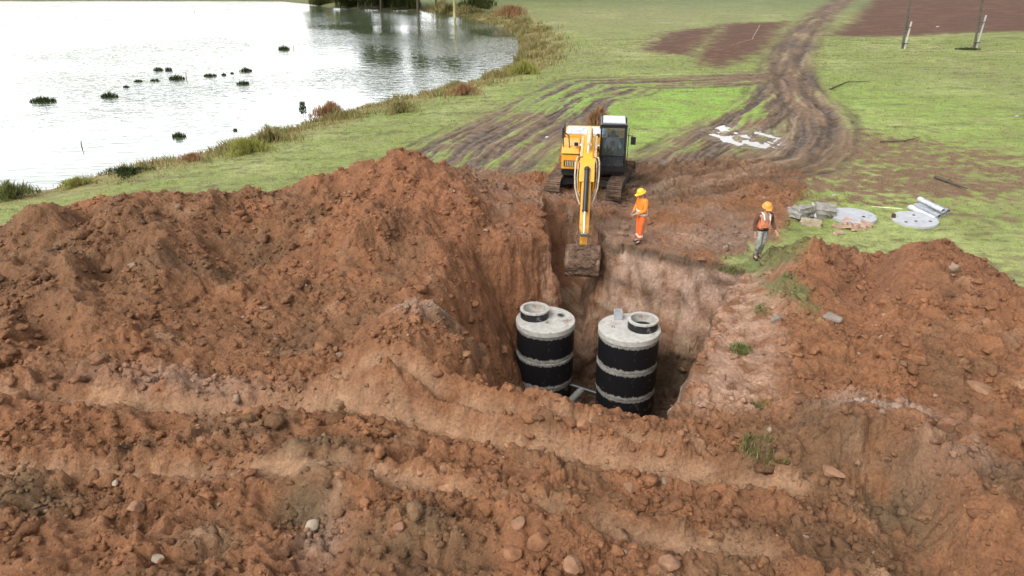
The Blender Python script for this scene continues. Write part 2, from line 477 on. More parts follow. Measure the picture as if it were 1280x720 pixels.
def soil_like(name, use_attr=True, col=(0.2, 0.09, 0.045)):
    m, nt, b = new_mat(name)
    lk = nt.links.new
    geo = N(nt, 'ShaderNodeNewGeometry')
    if use_attr:
        at = N(nt, 'ShaderNodeAttribute', attribute_name='Col')
        c0, soilness = at.outputs['Color'], at.outputs['Alpha']
        wat = N(nt, 'ShaderNodeAttribute', attribute_name='wet').outputs['Fac']
    else:
        rgb = N(nt, 'ShaderNodeRGB'); rgb.outputs[0].default_value = (*col, 1)
        c0 = rgb.outputs[0]
        v = N(nt, 'ShaderNodeValue'); v.outputs[0].default_value = 1.0; soilness = v.outputs[0]
        v2 = N(nt, 'ShaderNodeValue'); v2.outputs[0].default_value = 0.0; wat = v2.outputs[0]
    pos = geo.outputs['Position']
    def noise(s, d=6, r=0.55):
        n = N(nt, 'ShaderNodeTexNoise'); n.inputs['Scale'].default_value = s; n.inputs['Detail'].default_value = d; n.inputs['Roughness'].default_value = r
        lk(pos, n.inputs['Vector']); return n
    nA = noise(2.2, 8, 0.65); nB = noise(17, 6, 0.7); nC = noise(75, 3, 0.6)
    def rng(sock, a, bb, lo, hi):
        r = N(nt, 'ShaderNodeMapRange'); r.inputs['From Min'].default_value = a; r.inputs['From Max'].default_value = bb
        r.inputs['To Min'].default_value = lo; r.inputs['To Max'].default_value = hi
        lk(sock, r.inputs['Value']); return r.outputs[0]
    def mul(a, bb):
        n = N(nt, 'ShaderNodeMath', operation='MULTIPLY')
        for i, s in enumerate((a, bb)):
            if isinstance(s, float): n.inputs[i].default_value = s
            else: lk(s, n.inputs[i])
        return n.outputs[0]
    f = mul(mul(rng(nA.outputs['Fac'], 0.3, 0.7, 0.78, 1.22), rng(nB.outputs['Fac'], 0.3, 0.7, 0.72, 1.3)), rng(nC.outputs['Fac'], 0.3, 0.7, 0.88, 1.14))
    sc = N(nt, 'ShaderNodeVectorMath', operation='SCALE')
    lk(c0, sc.inputs[0]); lk(f, sc.inputs['Scale'])
    # pale grit and dry crumbs on soil
    vo = N(nt, 'ShaderNodeTexVoronoi'); vo.inputs['Scale'].default_value = 26; lk(pos, vo.inputs['Vector'])
    g1 = rng(vo.outputs['Distance'], 0.28, 0.16, 0.0, 1.0)
    sep = N(nt, 'ShaderNodeSeparateColor'); lk(vo.outputs['Color'], sep.inputs[0])
    g2 = rng(sep.outputs[0], 0.86, 0.93, 0.0, 0.55)
    gf = mul(mul(g1, g2), soilness)
    mx = N(nt, 'ShaderNodeMix', data_type='RGBA'); mx.inputs['B'].default_value = (0.38, 0.235, 0.14, 1)
    lk(gf, mx.inputs['Factor']); lk(sc.outputs[0], mx.inputs['A'])
    lk(mx.outputs['Result'], b.inputs['Base Color'])
    r1 = N(nt, 'ShaderNodeMix', data_type='FLOAT'); r1.inputs['A'].default_value = 0.93; r1.inputs['B'].default_value = 0.34
    wf = mul(wat, rng(nA.outputs['Fac'], 0.4, 0.6, 0.35, 1.0))
    lk(wf, r1.inputs['Factor']); lk(r1.outputs['Result'], b.inputs['Roughness'])
    b.inputs['Specular IOR Level'].default_value = 0.35
    mus = N(nt, 'ShaderNodeTexNoise'); mus.inputs['Scale'].default_value = 9; mus.inputs['Detail'].default_value = 9; mus.inputs['Roughness'].default_value = 0.68
    lk(pos, mus.inputs['Vector'])
    bp = N(nt, 'ShaderNodeBump'); bp.inputs['Strength'].default_value = 1.0
    dst = N(nt, 'ShaderNodeMapRange'); dst.inputs['To Min'].default_value = 0.035; dst.inputs['To Max'].default_value = 0.095
    lk(soilness, dst.inputs['Value']); lk(dst.outputs[0], bp.inputs['Distance'])
    mpg = N(nt, 'ShaderNodeMapping'); mpg.inputs['Scale'].default_value = (5.5, 5.5, 0.9); lk(pos, mpg.inputs['Vector'])
    ng = N(nt, 'ShaderNodeTexNoise'); ng.inputs['Scale'].default_value = 1.0; ng.inputs['Detail'].default_value = 4; lk(mpg.outputs[0], ng.inputs['Vector'])
    sn = N(nt, 'ShaderNodeSeparateXYZ'); lk(geo.outputs['True Normal'], sn.inputs[0])
    stp = rng(sn.outputs[2], 0.65, 0.35, 0.0, 1.6)
    gsum = N(nt, 'ShaderNodeMath', operation='MULTIPLY_ADD'); lk(ng.outputs['Fac'], gsum.inputs[0]); lk(stp, gsum.inputs[1]); lk(mus.outputs['Fac'], gsum.inputs[2])
    lk(gsum.outputs[0], bp.inputs['Height']); lk(bp.outputs[0], b.inputs['Normal'])
    return m

M_ground = soil_like('ground_soil_and_grass')

def foliage_mat(name, cols, trans=0.25):
    m, nt, b = new_mat(name)
    lk = nt.links.new
    geo = N(nt, 'ShaderNodeNewGeometry')
    ramp = N(nt, 'ShaderNodeValToRGB')
    ramp.color_ramp.elements[0].color = (*cols[0], 1)
    ramp.color_ramp.elements[1].color = (*cols[-1], 1)
    for i, c in enumerate(cols[1:-1]):
        e = ramp.color_ramp.elements.new((i + 1) / (len(cols) - 1)); e.color = (*c, 1)
    lk(geo.outputs['Random Per Island'], ramp.inputs[0])
    lk(ramp.outputs[0], b.inputs['Base Color'])
    b.inputs['Roughness'].default_value = 0.7
    b.inputs['Specular IOR Level'].default_value = 0.25
    tr = N(nt, 'ShaderNodeBsdfTranslucent'); lk(ramp.outputs[0], tr.inputs['Color'])
    ms = N(nt, 'ShaderNodeMixShader'); ms.inputs[0].default_value = trans
    lk(b.outputs[0], ms.inputs[1]); lk(tr.outputs[0], ms.inputs[2])
    lk(ms.outputs[0], nt.nodes['Material Output'].inputs[0])
    return m

def water_mat(name, deep, rough, wave, scale, ior=1.45):
    m, nt, b = new_mat(name)
    lk = nt.links.new
    b.inputs['Base Color'].default_value = (*deep, 1)
    b.inputs['Roughness'].default_value = rough
    b.inputs['IOR'].default_value = ior
    geo = N(nt, 'ShaderNodeNewGeometry')
    mp = N(nt, 'ShaderNodeMapping'); mp.inputs['Scale'].default_value = (0.6, 1.3, 1)
    lk(geo.outputs['Position'], mp.inputs['Vector'])
    n = N(nt, 'ShaderNodeTexNoise'); n.inputs['Scale'].default_value = scale; n.inputs['Detail'].default_value = 3
    lk(mp.outputs[0], n.inputs['Vector'])
    n2 = N(nt, 'ShaderNodeTexNoise'); n2.inputs['Scale'].default_value = 0.045; n2.inputs['Detail'].default_value = 2
    lk(geo.outputs['Position'], n2.inputs['Vector'])
    r = N(nt, 'ShaderNodeMapRange'); r.inputs['From Min'].default_value = 0.4; r.inputs['From Max'].default_value = 0.6
    r.inputs['To Min'].default_value = 0.25; r.inputs['To Max'].default_value = 1.0
    lk(n2.outputs['Fac'], r.inputs['Value'])
    bp = N(nt, 'ShaderNodeBump'); bp.inputs['Distance'].default_value = wave
    lk(r.outputs[0], bp.inputs['Strength'])
    lk(n.outputs['Fac'], bp.inputs['Height']); lk(bp.outputs[0], b.inputs['Normal'])
    return m

# ------------------------------------------------------------------ scene-object helpers
def link(o, parent=None):
    COL.objects.link(o)
    if parent: o.parent = parent
    return o
def tag(o, label=None, cat=None, group=None, kind=None):
    if label: o['label'] = label
    if cat: o['category'] = cat
    if group: o['group'] = group
    if kind: o['kind'] = kind
    return o
def thing(name, loc, label, cat, group=None, rz=0.0):
    o = bpy.data.objects.new(name, None)
    o.empty_display_size = 0.2
    COL.objects.link(o); o.location = loc; o.rotation_euler = (0, 0, rz)
    return tag(o, label, cat, group)
def np_mesh(name, V, F, m, smooth=False):
    """mesh from arrays; F is (n,3) or (n,4)"""
    me = bpy.data.meshes.new(name)
    V = np.asarray(V, np.float32); F = np.asarray(F, np.int32)
    k = F.shape[1]
    me.vertices.add(len(V)); me.vertices.foreach_set('co', V.ravel())
    me.loops.add(F.size); me.loops.foreach_set('vertex_index', F.ravel())
    me.polygons.add(len(F)); me.polygons.foreach_set('loop_start', np.arange(0, F.size, k, dtype=np.int32))
    me.polygons.foreach_set('loop_total', np.full(len(F), k, np.int32))
    if smooth: me.polygons.foreach_set('use_smooth', np.ones(len(F), bool))
    me.update(calc_edges=True)
    if m: me.materials.append(m)
    return me
def np_obj(name, V, F, m, parent=None, smooth=False):
    return link(bpy.data.objects.new(name, np_mesh(name, V, F, m, smooth)), parent)
def copy_tree(o, parent=None):
    c = o.copy(); COL.objects.link(c); c.parent = parent
    for ch in list(o.children):
        copy_tree(ch, c)
    return c

# ------------------------------------------------------------------ the ground: one sheet to the horizon
def axis(lo, hi, dens):
    """coordinates whose spacing follows dens(c)"""
    out = [0.5 * (lo + hi) if False else lo]
    while out[-1] < hi:
        out.append(out[-1] + dens(out[-1]))
    return np.array(out)
def dens_x(x):
    a = abs(x - 0.5)
    if 0.6 < x < 1.4 or 2.6 < x < 3.3: return 0.018
    if 3.3 <= x < 7.2: return 0.032
    if a < 13: return 0.045
    return 0.045 + (a - 13) * 0.022
def dens_y(y):
    if y < 6.5: return 0.05 + (6.5 - y) * 0.08
    if 18.9 < y < 22.2: return 0.014
    if y < 25.2: return 0.042
    return 0.042 + (y - 25.2) * 0.0045 + max(0, y - 60) * 0.01 + max(0, y - 180) * 0.03
gx = axis(-420, 420, dens_x); gy = axis(-45, 900, dens_y)
X, Y = np.meshgrid(gx, gy)
nx, ny = len(gx), len(gy)
print('ground grid', nx, ny, nx * ny)
X = X.ravel(); Y = Y.ravel()
H, MK = terrain(X, Y)
# scrape the steep faces sideways so that they are not plain planes
H2 = H.reshape(ny, nx)
gyy, gxx = np.gradient(H2, gy, gx)
gm = np.hypot(gxx, gyy).ravel(); gxx = gxx.ravel(); gyy = gyy.ravel()
steep = sstep(1.2, 3.0, gm) * MK['pit']
def blur(v, k=4):
    v = v.reshape(ny, nx)
    for _ in range(k):
        v = (v + np.roll(v, 2, 0) + np.roll(v, -2, 0) + np.roll(v, 2, 1) + np.roll(v, -2, 1)) / 5
    return v.ravel()
gxx, gyy = blur(gxx), blur(gyy); gm = np.hypot(gxx, gyy)
steep = sstep(1.0, 2.4, gm) * MK['pit']
tang = X + 0.8 * Y + 0.15 * perlin(X * 1.3, Y * 1.3, 99)
bulk = (0.6 + 0.4 * sstep(0.5, 2.0, X)) * (0.19 * fbm(tang * 0.9 + 5, H * 1.1, 4, 101) + 0.07 * sstep(0.5, 2.0, X) * perlin(tang * 4.5, H * 0.7, 103) + 0.06 * lumps(tang * 2.6, H * 2.9, 105) + 0.05 * fbm(tang * 5, H * 5, 3, 104))
XX = X - steep * bulk * gxx / np.maximum(gm, 1e-3)
YY = Y - steep * bulk * gyy / np.maximum(gm, 1e-3)

def C(r, g, b): return np.array([r, g, b])
def mixc(a, b, t): return a * (1 - t[:, None]) + b * t[:, None]
one = np.ones((len(X), 1))
nL = fbm(X * 0.12, Y * 0.12, 4, 201); nM = fbm(X * 0.5, Y * 0.5, 4, 211); nF = fbm(X * 2.1, Y * 2.1, 4, 221); nS = fbm(X * 0.22, Y * 0.9, 4, 231)
# meadow
grass = one * C(0.185, 0.215, 0.062)
grass = mixc(grass, C(0.27, 0.29, 0.11), sstep(-0.1, 0.5, nL + 0.5 * nM))
grass = mixc(grass, C(0.13, 0.135, 0.05), sstep(0.0, 0.5, nS + 0.6 * nF))
fine = fbm(X * 3.2, Y * 6.5, 4, 291)
grass = mixc(grass, C(0.11, 0.105, 0.045), sstep(0.12, 0.45, fine) * 0.6)
grass = mixc(grass, C(0.26, 0.245, 0.11), sstep(-0.15, -0.5, fine) * 0.5)
def blob(px, py, rx, ry):
    cx, cy = G(px, py)
    return np.exp(-(((X - cx) / rx) ** 2 + ((Y - cy) / ry) ** 2))
vivid = np.clip(blob(850, 130, 7, 6) + blob(860, 165, 4, 4) + 0.9 * blob(800, 120, 6, 5) + 0.6 * blob(640, 190, 5, 5) + 0.5 * blob(1100, 130, 10, 15) + 0.6 * blob(1060, 240, 5, 4), 0, 1)
grass = mixc(grass, C(0.20, 0.33, 0.05), vivid * sstep(-0.6, 0.3, nM) * 0.85)
tan_ = np.clip(sstep(0.1, 0.55, fbm(X * 0.3 + 9, Y * 0.3, 4, 241)) * 0.6 + 0.7 * blob(1120, 215, 7, 5) + 0.5 * blob(1230, 240, 4, 4), 0, 1)
grass = mixc(grass, C(0.23, 0.195, 0.105), tan_ * sstep(-0.35, 0.35, nF) * 0.75)
dull = np.clip(blob(740, 25, 22, 20) + blob(880, 10, 25, 18) + .7 * blob(700, 70, 8, 8) + .5 * blob(1240, 100, 9, 8), 0, 1)
grass = mixc(grass, C(0.20, 0.19, 0.10), dull * sstep(-0.5, 0.3, nM + 0.4 * nS) * 0.65)
spk = sstep(0.2, 0.5, perlin(X * 1.1, Y * 2.6, 293) * 0.6 + 0.5 * nM)
grass = mixc(grass, C(0.14, 0.105, 0.06), spk * 0.5)
wear = np.clip(0.9 * blob(1090, 205, 6, 5) + 0.9 * blob(1040, 215, 4, 4) + 0.8 * blob(1190, 225, 5, 2.5) + 0.6 * blob(1150, 190, 7, 2) + 0.6 * blob(1060, 180, 4, 8), 0, 1)
grass = mixc(grass, C(0.16, 0.10, 0.058), sstep(0.25, 0.7, 0.72 * wear + 0.8 * nF + 0.6 * nS - 0.1))
sh = MK['shore']
bank = sstep(5.0, 1.0, sh + 1.8 * nM)
grass = mixc(grass, mixc(one * C(0.24, 0.17, 0.075), C(0.13, 0.12, 0.045), sstep(-0.2, 0.3, nF)), bank * 0.9)
farm = sstep(110, 150, np.hypot(X, Y))
grass = mixc(grass, C(0.10, 0.13, 0.055), farm * 0.6)
grass = grass * 1.16
# soil
soil = one * C(0.245, 0.112, 0.052)
soil = mixc(soil, C(0.175, 0.092, 0.046), sstep(-0.05, 0.4, nM + 0.5 * nL))
soil = mixc(soil, C(0.27, 0.115, 0.052), sstep(0.0, 0.5, fbm(X * 0.33 + 40, Y * 0.33, 3, 251)) * 0.4)
soil = mixc(soil, C(0.36, 0.215, 0.125), sstep(0.25, 0.55, fbm(X * 0.8, Y * 1.1, 4, 261)) * 0.6)
soil = mixc(soil, C(0.10, 0.062, 0.030), sstep(0.25, 0.6, fbm(X * 0.6 + 17, Y * 0.8, 4, 271)) * 0.7)
soil = mixc(soil, C(0.255, 0.11, 0.055), np.clip(blob(560, 300, 4, 4) + blob(470, 240, 4, 3) + blob(1130, 370, 5, 3), 0, 1) * 0.6)
soil = mixc(soil, C(0.13, 0.082, 0.045), np.clip(1.1 * blob(40, 340, 4, 4) + 0.8 * blob(120, 400, 4, 3), 0, 1) * 0.4)
olive = np.clip(blob(390, 590, .8, .5) + blob(380, 640, .5, .5) + blob(1110, 640, .8, 1.0) + blob(30, 640, 1.2, .6) + blob(520, 680, .6, .5), 0, 1)
soil = mixc(soil, C(0.13, 0.095, 0.052), olive * sstep(-0.6, 0.2, nF) * 0.8)
pale = np.clip(1.6 * blob(530, 425, .55, .8) + .9 * blob(1110, 545, 1.0, .35) + .6 * blob(1060, 540, .5, .6) + .5 * blob(230, 500, 2.0, .4) + .6 * blob(400, 680, .35, .5) + .4 * blob(1180, 620, .6, .6) + 0.5 * blob(870, 300, 3.0, 1.0), 0, 1)
soil = mixc(soil, C(0.40, 0.30, 0.235), pale * sstep(-0.4, 0.3, nF + 0.3) * 0.8)
soil = mixc(soil, C(0.46, 0.29, 0.20), MK['shoulder'] * sstep(-0.5, 0.2, nF) * 0.85)
soil = mixc(soil, C(0.42, 0.25, 0.145), MK['rut'] * 0.85 * sstep(-0.5, 0.2, nF + 0.1))
soil = mixc(soil, C(0.26, 0.165, 0.115), MK['yard'] * sstep(-0.3, 0.3, nM + 0.3 * nF) * 0.8)
# paler on clod tops, darker in the gaps between them
soil = soil * (1 + 1.2 * np.clip(MK['clod'] - 0.06, -0.08, 0.15))[:, None]
mud = mixc(one * C(0.185, 0.118, 0.070), C(0.085, 0.054, 0.031), sstep(-0.15, 0.55, -MK['trkn'] + 0.3 * nF))
mud = mixc(mud, C(0.075, 0.048, 0.03), MK['wheel'] * 0.5)
mud = mixc(mud, C(0.27, 0.19, 0.13), sstep(0.25, 0.7, MK['trkn'] + 0.3 * nF))
# tracks let grass show between the ruts
tmask = MK['trk'] * sstep(-0.3, 0.12, -MK['trkn'] * 0.75 + 0.5 * nF + 0.55 * nM + 0.9 * nL + 0.28 + 0.5 * MK['path'] + 0.5 * blob(680, 200, 4, 3) - 0.22 * MK['left_trk'] * sstep(0.6, 0.1, MK['path']))
col = mixc(grass, mud, tmask)
plc = mixc(one * C(0.105, 0.052, 0.032), C(0.15, 0.078, 0.048), sstep(0, 0.4, fbm(X * 0.4, Y * 2.5, 4, 281)))
col = mixc(col, plc, MK['plough'] * (1 - 0.6 * MK['path']))
sm = MK['soil']
col = mixc(col, mixc(soil, mud, np.clip(MK['trk'] * sstep(0.3, 0.05, MK['heap']), 0, 1) * 0.6), sm)
# sparse green on the shoulder and around the second worker
gr2 = np.clip(0.75 * blob(965, 380, .5, 1.2) + 0.6 * blob(1003, 405, .35, 1.0) + 1.2 * blob(950, 335, .9, .9) + 0.9 * blob(985, 350, .6, 1.0) + .6 * blob(955, 565, .25, .2) + .5 * blob(950, 510, .25, .25) + .5 * blob(530, 240, .5, .5), 0, 1)
col = mixc(col, C(0.15, 0.165, 0.06), sstep(0.35, 0.9, gr2 + 0.6 * nF) * 0.85)
# pit strata, plus shade and damp painted low on the right wall
z = H
wall = mixc(one * C(0.29, 0.145, 0.078), C(0.38, 0.23, 0.15), sstep(-0.1, 0.4, fbm(tang * 1.3, z * 0.8, 3, 301) + 0.3 * nF))
wall = mixc(wall, C(0.50, 0.35, 0.265), sstep(2.6, 3.6, X) * sstep(-0.35, 0.3, fbm(tang * 2.0, z * 0.9, 3, 303) + 0.2) * sstep(-3.0, -1.6, z) * 0.8)
wall = mixc(wall, C(0.10, 0.07, 0.042), sstep(-0.30, -0.12, z + 0.12 * perlin(tang * 3, z, 305)) * 0.8 * sstep(1.0, 1.6, X) * sstep(0.25, 0.05, MK['heap']))
wall = mixc(wall, C(0.17, 0.095, 0.055), sstep(0.0, 0.4, perlin(tang * 4.5, z * 0.7, 307) + 0.4 * perlin(tang * 9, z * 1.5, 308)) * 0.6)
rub = lumps(tang * 3.1, z * 4.0, 9)
wall = mixc(wall, C(0.40, 0.29, 0.19), sstep(0.35, 0.6, rub) * sstep(-1.3, -2.0, z) * sstep(-3.9, -3.2, z) * sstep(0.4, 2.0, X) * 0.8)
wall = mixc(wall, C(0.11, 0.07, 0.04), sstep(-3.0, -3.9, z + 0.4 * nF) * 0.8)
wall = mixc(wall, soil, sstep(1.3, 0.7, X) * sstep(-3.6, -2.4, z))
wall = mixc(wall, C(0.085, 0.055, 0.032), sstep(-2.6, -3.5, z + 0.5 * nF) * sstep(2.4, 3.5, X) * 0.8)  # undercut shade and wet soil painted together towards the right wall's foot
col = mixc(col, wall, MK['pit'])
under = sstep(0.15, -0.1, sh)
col = mixc(col, one * C(0.08, 0.07, 0.04), under)
wet = np.clip(MK['trk'] * (0.35 + 0.65 * sstep(0.1, -0.3, MK['trkn'])) * (1 - MK['heap']) * 0.8 + 1.0 * MK['pud'] + 0.3 * MK['pit'] * sstep(-3, -4, z) + 0.15 * sm, 0, 1)

V = np.stack([XX, YY, H], 1)
i = np.arange(nx - 1)[None, :] + np.arange(ny - 1)[:, None] * nx
F = np.stack([i, i + 1, i + 1 + nx, i + nx], -1).reshape(-1, 4)
ground = np_obj('ground', V, F, M_ground, smooth=True)
tag(ground, kind='structure')
me = ground.data
ca = me.color_attributes.new('Col', 'FLOAT_COLOR', 'POINT')
soilness = np.clip(np.maximum(sm, MK['pit']) + 0.5 * MK['trk'], 0, 1)
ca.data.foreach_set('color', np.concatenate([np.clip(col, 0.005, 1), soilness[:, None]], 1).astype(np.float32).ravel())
wa = me.attributes.new('wet', 'FLOAT', 'POINT')
wa.data.foreach_set('value', wet.astype(np.float32))

# lake
M_lake = water_mat('lake_water', (0.075, 0.10, 0.055), 0.03, 0.12, 1.6)
lv = [(-420, 5, WATER_Z), (40, 5, WATER_Z), (40, 230, WATER_Z), (-420, 230, WATER_Z)]
lake = np_obj('water', lv, [[0, 1, 2, 3]], M_lake)
tag(lake, kind='structure')
# the water sheet is cut to the basin so that it never lies under the excavation
_bp = [p for p in LAKE]
bm = bmesh.new()
_c = np.mean(np.array(_bp), 0)
_vs = []
for k_, p in enumerate(_bp):
    # a metre outwards, under the bank
    q0 = _bp[k_ - 1]; q1 = _bp[(k_ + 1) % len(_bp)]
    tx, ty = q1[0] - q0[0], q1[1] - q0[1]; l_ = math.hypot(tx, ty)
    nxn, nyn = ty / l_, -tx / l_
    c1 = (p[0] + nxn * 0.8, p[1] + nyn * 0.8)
    if inside(np.array([c1[0]]), np.array([c1[1]]), _bp)[0]: c1 = (p[0] - nxn * 0.8, p[1] - nyn * 0.8)
    _vs.append(bm.verts.new((c1[0], c1[1], WATER_Z)))
bm.faces.new(_vs)
bmesh.ops.triangulate(bm, faces=bm.faces[:])
bmesh.ops.recalc_face_normals(bm, faces=bm.faces[:])
for f_ in bm.faces:
    if f_.normal.z < 0: f_.normal_flip()
bm.to_mesh(lake.data); bm.free()

# puddle in the wheel ruts
M_pud = water_mat('puddle_water', (0.36, 0.33, 0.30), 0.05, 0.01, 3.0, 1.7)
def puddle(px, py, rx, ry, z, rz=0.0):
    x, y = G(px, py)
    n = 28
    vs = []
    for k in range(n):
        a = 2 * math.pi * k / n
        rr = 1 + 0.12 * math.sin(3 * a + px)
        vs.append((x + rx * rr * math.cos(a) * math.cos(rz) - ry * rr * math.sin(a) * math.sin(rz), y + rx * rr * math.cos(a) * math.sin(rz) + ry * rr * math.sin(a) * math.cos(rz), z))
    me = bpy.data.meshes.new('puddle'); me.from_pydata(vs, [], [list(range(n))]); me.materials.append(M_pud)
    o = link(bpy.data.objects.new('puddle', me)); tag(o, kind='structure')
    return o
puddle(928, 168, 2.6, 3.6, -0.13)
#MORE
puddle(622, 156, 1.1, 0.35, -0.02, 0.5)
puddle(676, 171, 0.7, 0.2, -0.02, 0.6)

# ------------------------------------------------------------------ mesh builder
class MB:
    def __init__(self): self.bm = bmesh.new()
    def box(self, c, s, rx=0, ry=0, rz=0):
        M = Matrix.Translation(c) @ Matrix.Rotation(rz, 4, 'Z') @ Matrix.Rotation(ry, 4, 'Y') @ Matrix.Rotation(rx, 4, 'X') @ Matrix.Diagonal((*s, 1))
        bmesh.ops.create_cube(self.bm, size=1.0, matrix=M); return self
    def cyl(self, a, b, r, r2=None, n=16):
        a, b = Vector(a), Vector(b); d = b - a
        M = Matrix.Translation((a + b) / 2) @ d.to_track_quat('Z', 'Y').to_matrix().to_4x4()
        bmesh.ops.create_cone(self.bm, cap_ends=True, segments=n, radius1=r, radius2=r if r2 is None else r2, depth=d.length, matrix=M); return self
    def ball(self, c, r, s=(1, 1, 1), sub=2):
        bmesh.ops.create_icosphere(self.bm, subdivisions=sub, radius=r, matrix=Matrix.Translation(c) @ Matrix.Diagonal((*s, 1))); return self
    def prism(self, prof, a0, a1, axis='x'):
        """profile in the plane (y,z) extruded along x"""
        v0 = [self.bm.verts.new((a0, p[0], p[1])) for p in prof]
        v1 = [self.bm.verts.new((a1, p[0], p[1])) for p in prof]
        n = len(prof)
        self.bm.faces.new(v0); self.bm.faces.new(v1[::-1])
        for i in range(n):
            self.bm.faces.new((v0[i], v1[i], v1[(i + 1) % n], v0[(i + 1) % n]))
        return self
    def tube(self, pts, r, n=8):
        pts = [Vector(p) for p in pts]
        rings = []
        for i, p in enumerate(pts):
            t = (pts[min(i + 1, len(pts) - 1)] - pts[max(i - 1, 0)]).normalized()
            q = t.to_track_quat('Z', 'Y')
            rr = r[i] if isinstance(r, (list, tuple)) else r
            rings.append([self.bm.verts.new(p + q @ Vector((rr * math.cos(2 * math.pi * k / n), rr * math.sin(2 * math.pi * k / n), 0))) for k in range(n)])
        for a, b in zip(rings, rings[1:]):
            for k in range(n):
                self.bm.faces.new((a[k], a[(k + 1) % n], b[(k + 1) % n], b[k]))
        self.bm.faces.new(rings[0][::-1]); self.bm.faces.new(rings[-1])
        return self
    def lathe(self, prof, c=(0, 0, 0), n=48, close=True):
        rings = []
        for r, z in prof:
            if r < 1e-5: rings.append([self.bm.verts.new((c[0], c[1], c[2] + z))])
            else: rings.append([self.bm.verts.new((c[0] + r * math.cos(2 * math.pi * k / n), c[1] + r * math.sin(2 * math.pi * k / n), c[2] + z)) for k in range(n)])
        pr = list(zip(rings, rings[1:])) + ([(rings[-1], rings[0])] if close else [])
        for a, b in pr:
            for k in range(n):
                k2 = (k + 1) % n
                if len(a) == 1 and len(b) == 1: continue
                if len(a) == 1: self.bm.faces.new((a[0], b[k2], b[k]))
                elif len(b) == 1: self.bm.faces.new((a[k], a[k2], b[0]))
                else: self.bm.faces.new((a[k], a[k2], b[k2], b[k]))
        return self
    def build(self, name, m, parent=None, bevel=0.0, smooth=False, loc=None, mats=None):
        bm = self.bm
        bmesh.ops.recalc_face_normals(bm, faces=bm.faces[:])
        if bevel:
            es = [e for e in bm.edges if len(e.link_faces) == 2 and e.calc_face_angle(0) > 0.6]
            bmesh.ops.bevel(bm, geom=es, offset=bevel, segments=2, affect='EDGES', clamp_overlap=True)
        me = bpy.data.meshes.new(name); bm.to_mesh(me); bm.free()
        me.materials.append(m)
        if smooth:
            for p in me.polygons: p.use_smooth = True
            try: me.set_sharp_from_angle(angle=R(35))
            except Exception: pass
        o = bpy.data.objects.new(name, me); link(o, parent)
        if loc: o.location = loc
        return o

MUD = (0.17, 0.092, 0.052)
M_yellow = mat('yellow_paint', (0.80, 0.40, 0.035), 0.42, var=0.10, dirt=MUD, dirt_amt=0.28, scale=5)
M_cream = mat('worn_cream_paint', (0.72, 0.56, 0.33), 0.5, var=0.15, dirt=MUD, dirt_amt=0.35, scale=7)
M_black = mat('black_paint', (0.018, 0.018, 0.02), 0.4, dirt=(0.10, 0.065, 0.045), dirt_amt=0.15)
M_dgrey = mat('dark_grey_steel', (0.05, 0.048, 0.046), 0.6, dirt=MUD, dirt_amt=0.45, scale=6)
M_lgrey = mat('light_grey_paint', (0.62, 0.63, 0.66), 0.45, dirt=MUD, dirt_amt=0.1)
M_chrome = mat('chromed_rod', (0.75, 0.75, 0.76), 0.2, metal=1.0, var=0.05)
M_rstone0 = mat('caked_mud', (0.13, 0.078, 0.05), 0.95, var=0.35, bump=1.0, bscale=14)
M_rubber = mat('hose_rubber', (0.025, 0.025, 0.025), 0.7)
M_hose = mat('dusty_hose', (0.55, 0.47, 0.35), 0.7, dirt=MUD, dirt_amt=0.2, scale=9)
M_mudsteel = mat('muddy_steel', (0.10, 0.066, 0.046), 0.75, var=0.35, bump=0.8, bscale=25, dirt=(0.25, 0.155, 0.10), dirt_amt=0.6, scale=7)
M_glassd, _nt, _b = new_mat('tinted_glass')
_b.inputs['Base Color'].default_value = (0.42, 0.50, 0.54, 1); _b.inputs['Roughness'].default_value = 0.03
_b.inputs['Transmission Weight'].default_value = 0.92; _b.inputs['IOR'].default_value = 1.45
M_seat = mat('dark_seat', (0.03, 0.03, 0.035), 0.8)
M_lens = mat('lamp_lens', (0.7, 0.7, 0.66), 0.15)
M_concrete = mat('pale_concrete', (0.52, 0.51, 0.47), 0.85, var=0.18, scale=5, bump=0.35, bscale=40, dirt=(0.30, 0.22, 0.155), dirt_amt=0.42)
M_concrete_w = mat('weathered_concrete', (0.33, 0.31, 0.28), 0.9, var=0.3, scale=4, bump=0.8, bscale=18, dirt=(0.10, 0.09, 0.05), dirt_amt=0.5)
M_whitecon = mat('white_concrete', (0.45, 0.46, 0.49), 0.8, var=0.12, scale=4, bump=0.25, bscale=40, dirt=(0.28, 0.26, 0.23), dirt_amt=0.32)

# ------------------------------------------------------------------ excavator
EXS = 0.92
EX = (3.08, 27.2, 0.0)
ex_z = 0.02
ex = thing('excavator', (EX[0], EX[1], ex_z), 'yellow tracked excavator with black cab digging the trench behind the two tanks', 'excavator')
ex.scale = (EXS, EXS, EXS)
UY = R(-7.0)     # upper body: front of the machine faces the camera (local -Y), swung slightly to the left
LY = R(-17.0)    # running gear
def rotp(yaw):
    return Matrix.Rotation(yaw, 4, 'Z')
def sub(name, mb, m, yaw=UY, parent=ex, bevel=0.012, smooth=False):
    """a part in machine axes: x to the picture's right, -y forwards"""
    o = mb.build(name, m, parent, bevel, smooth)
    o.data.transform(rotp(yaw))
    return o
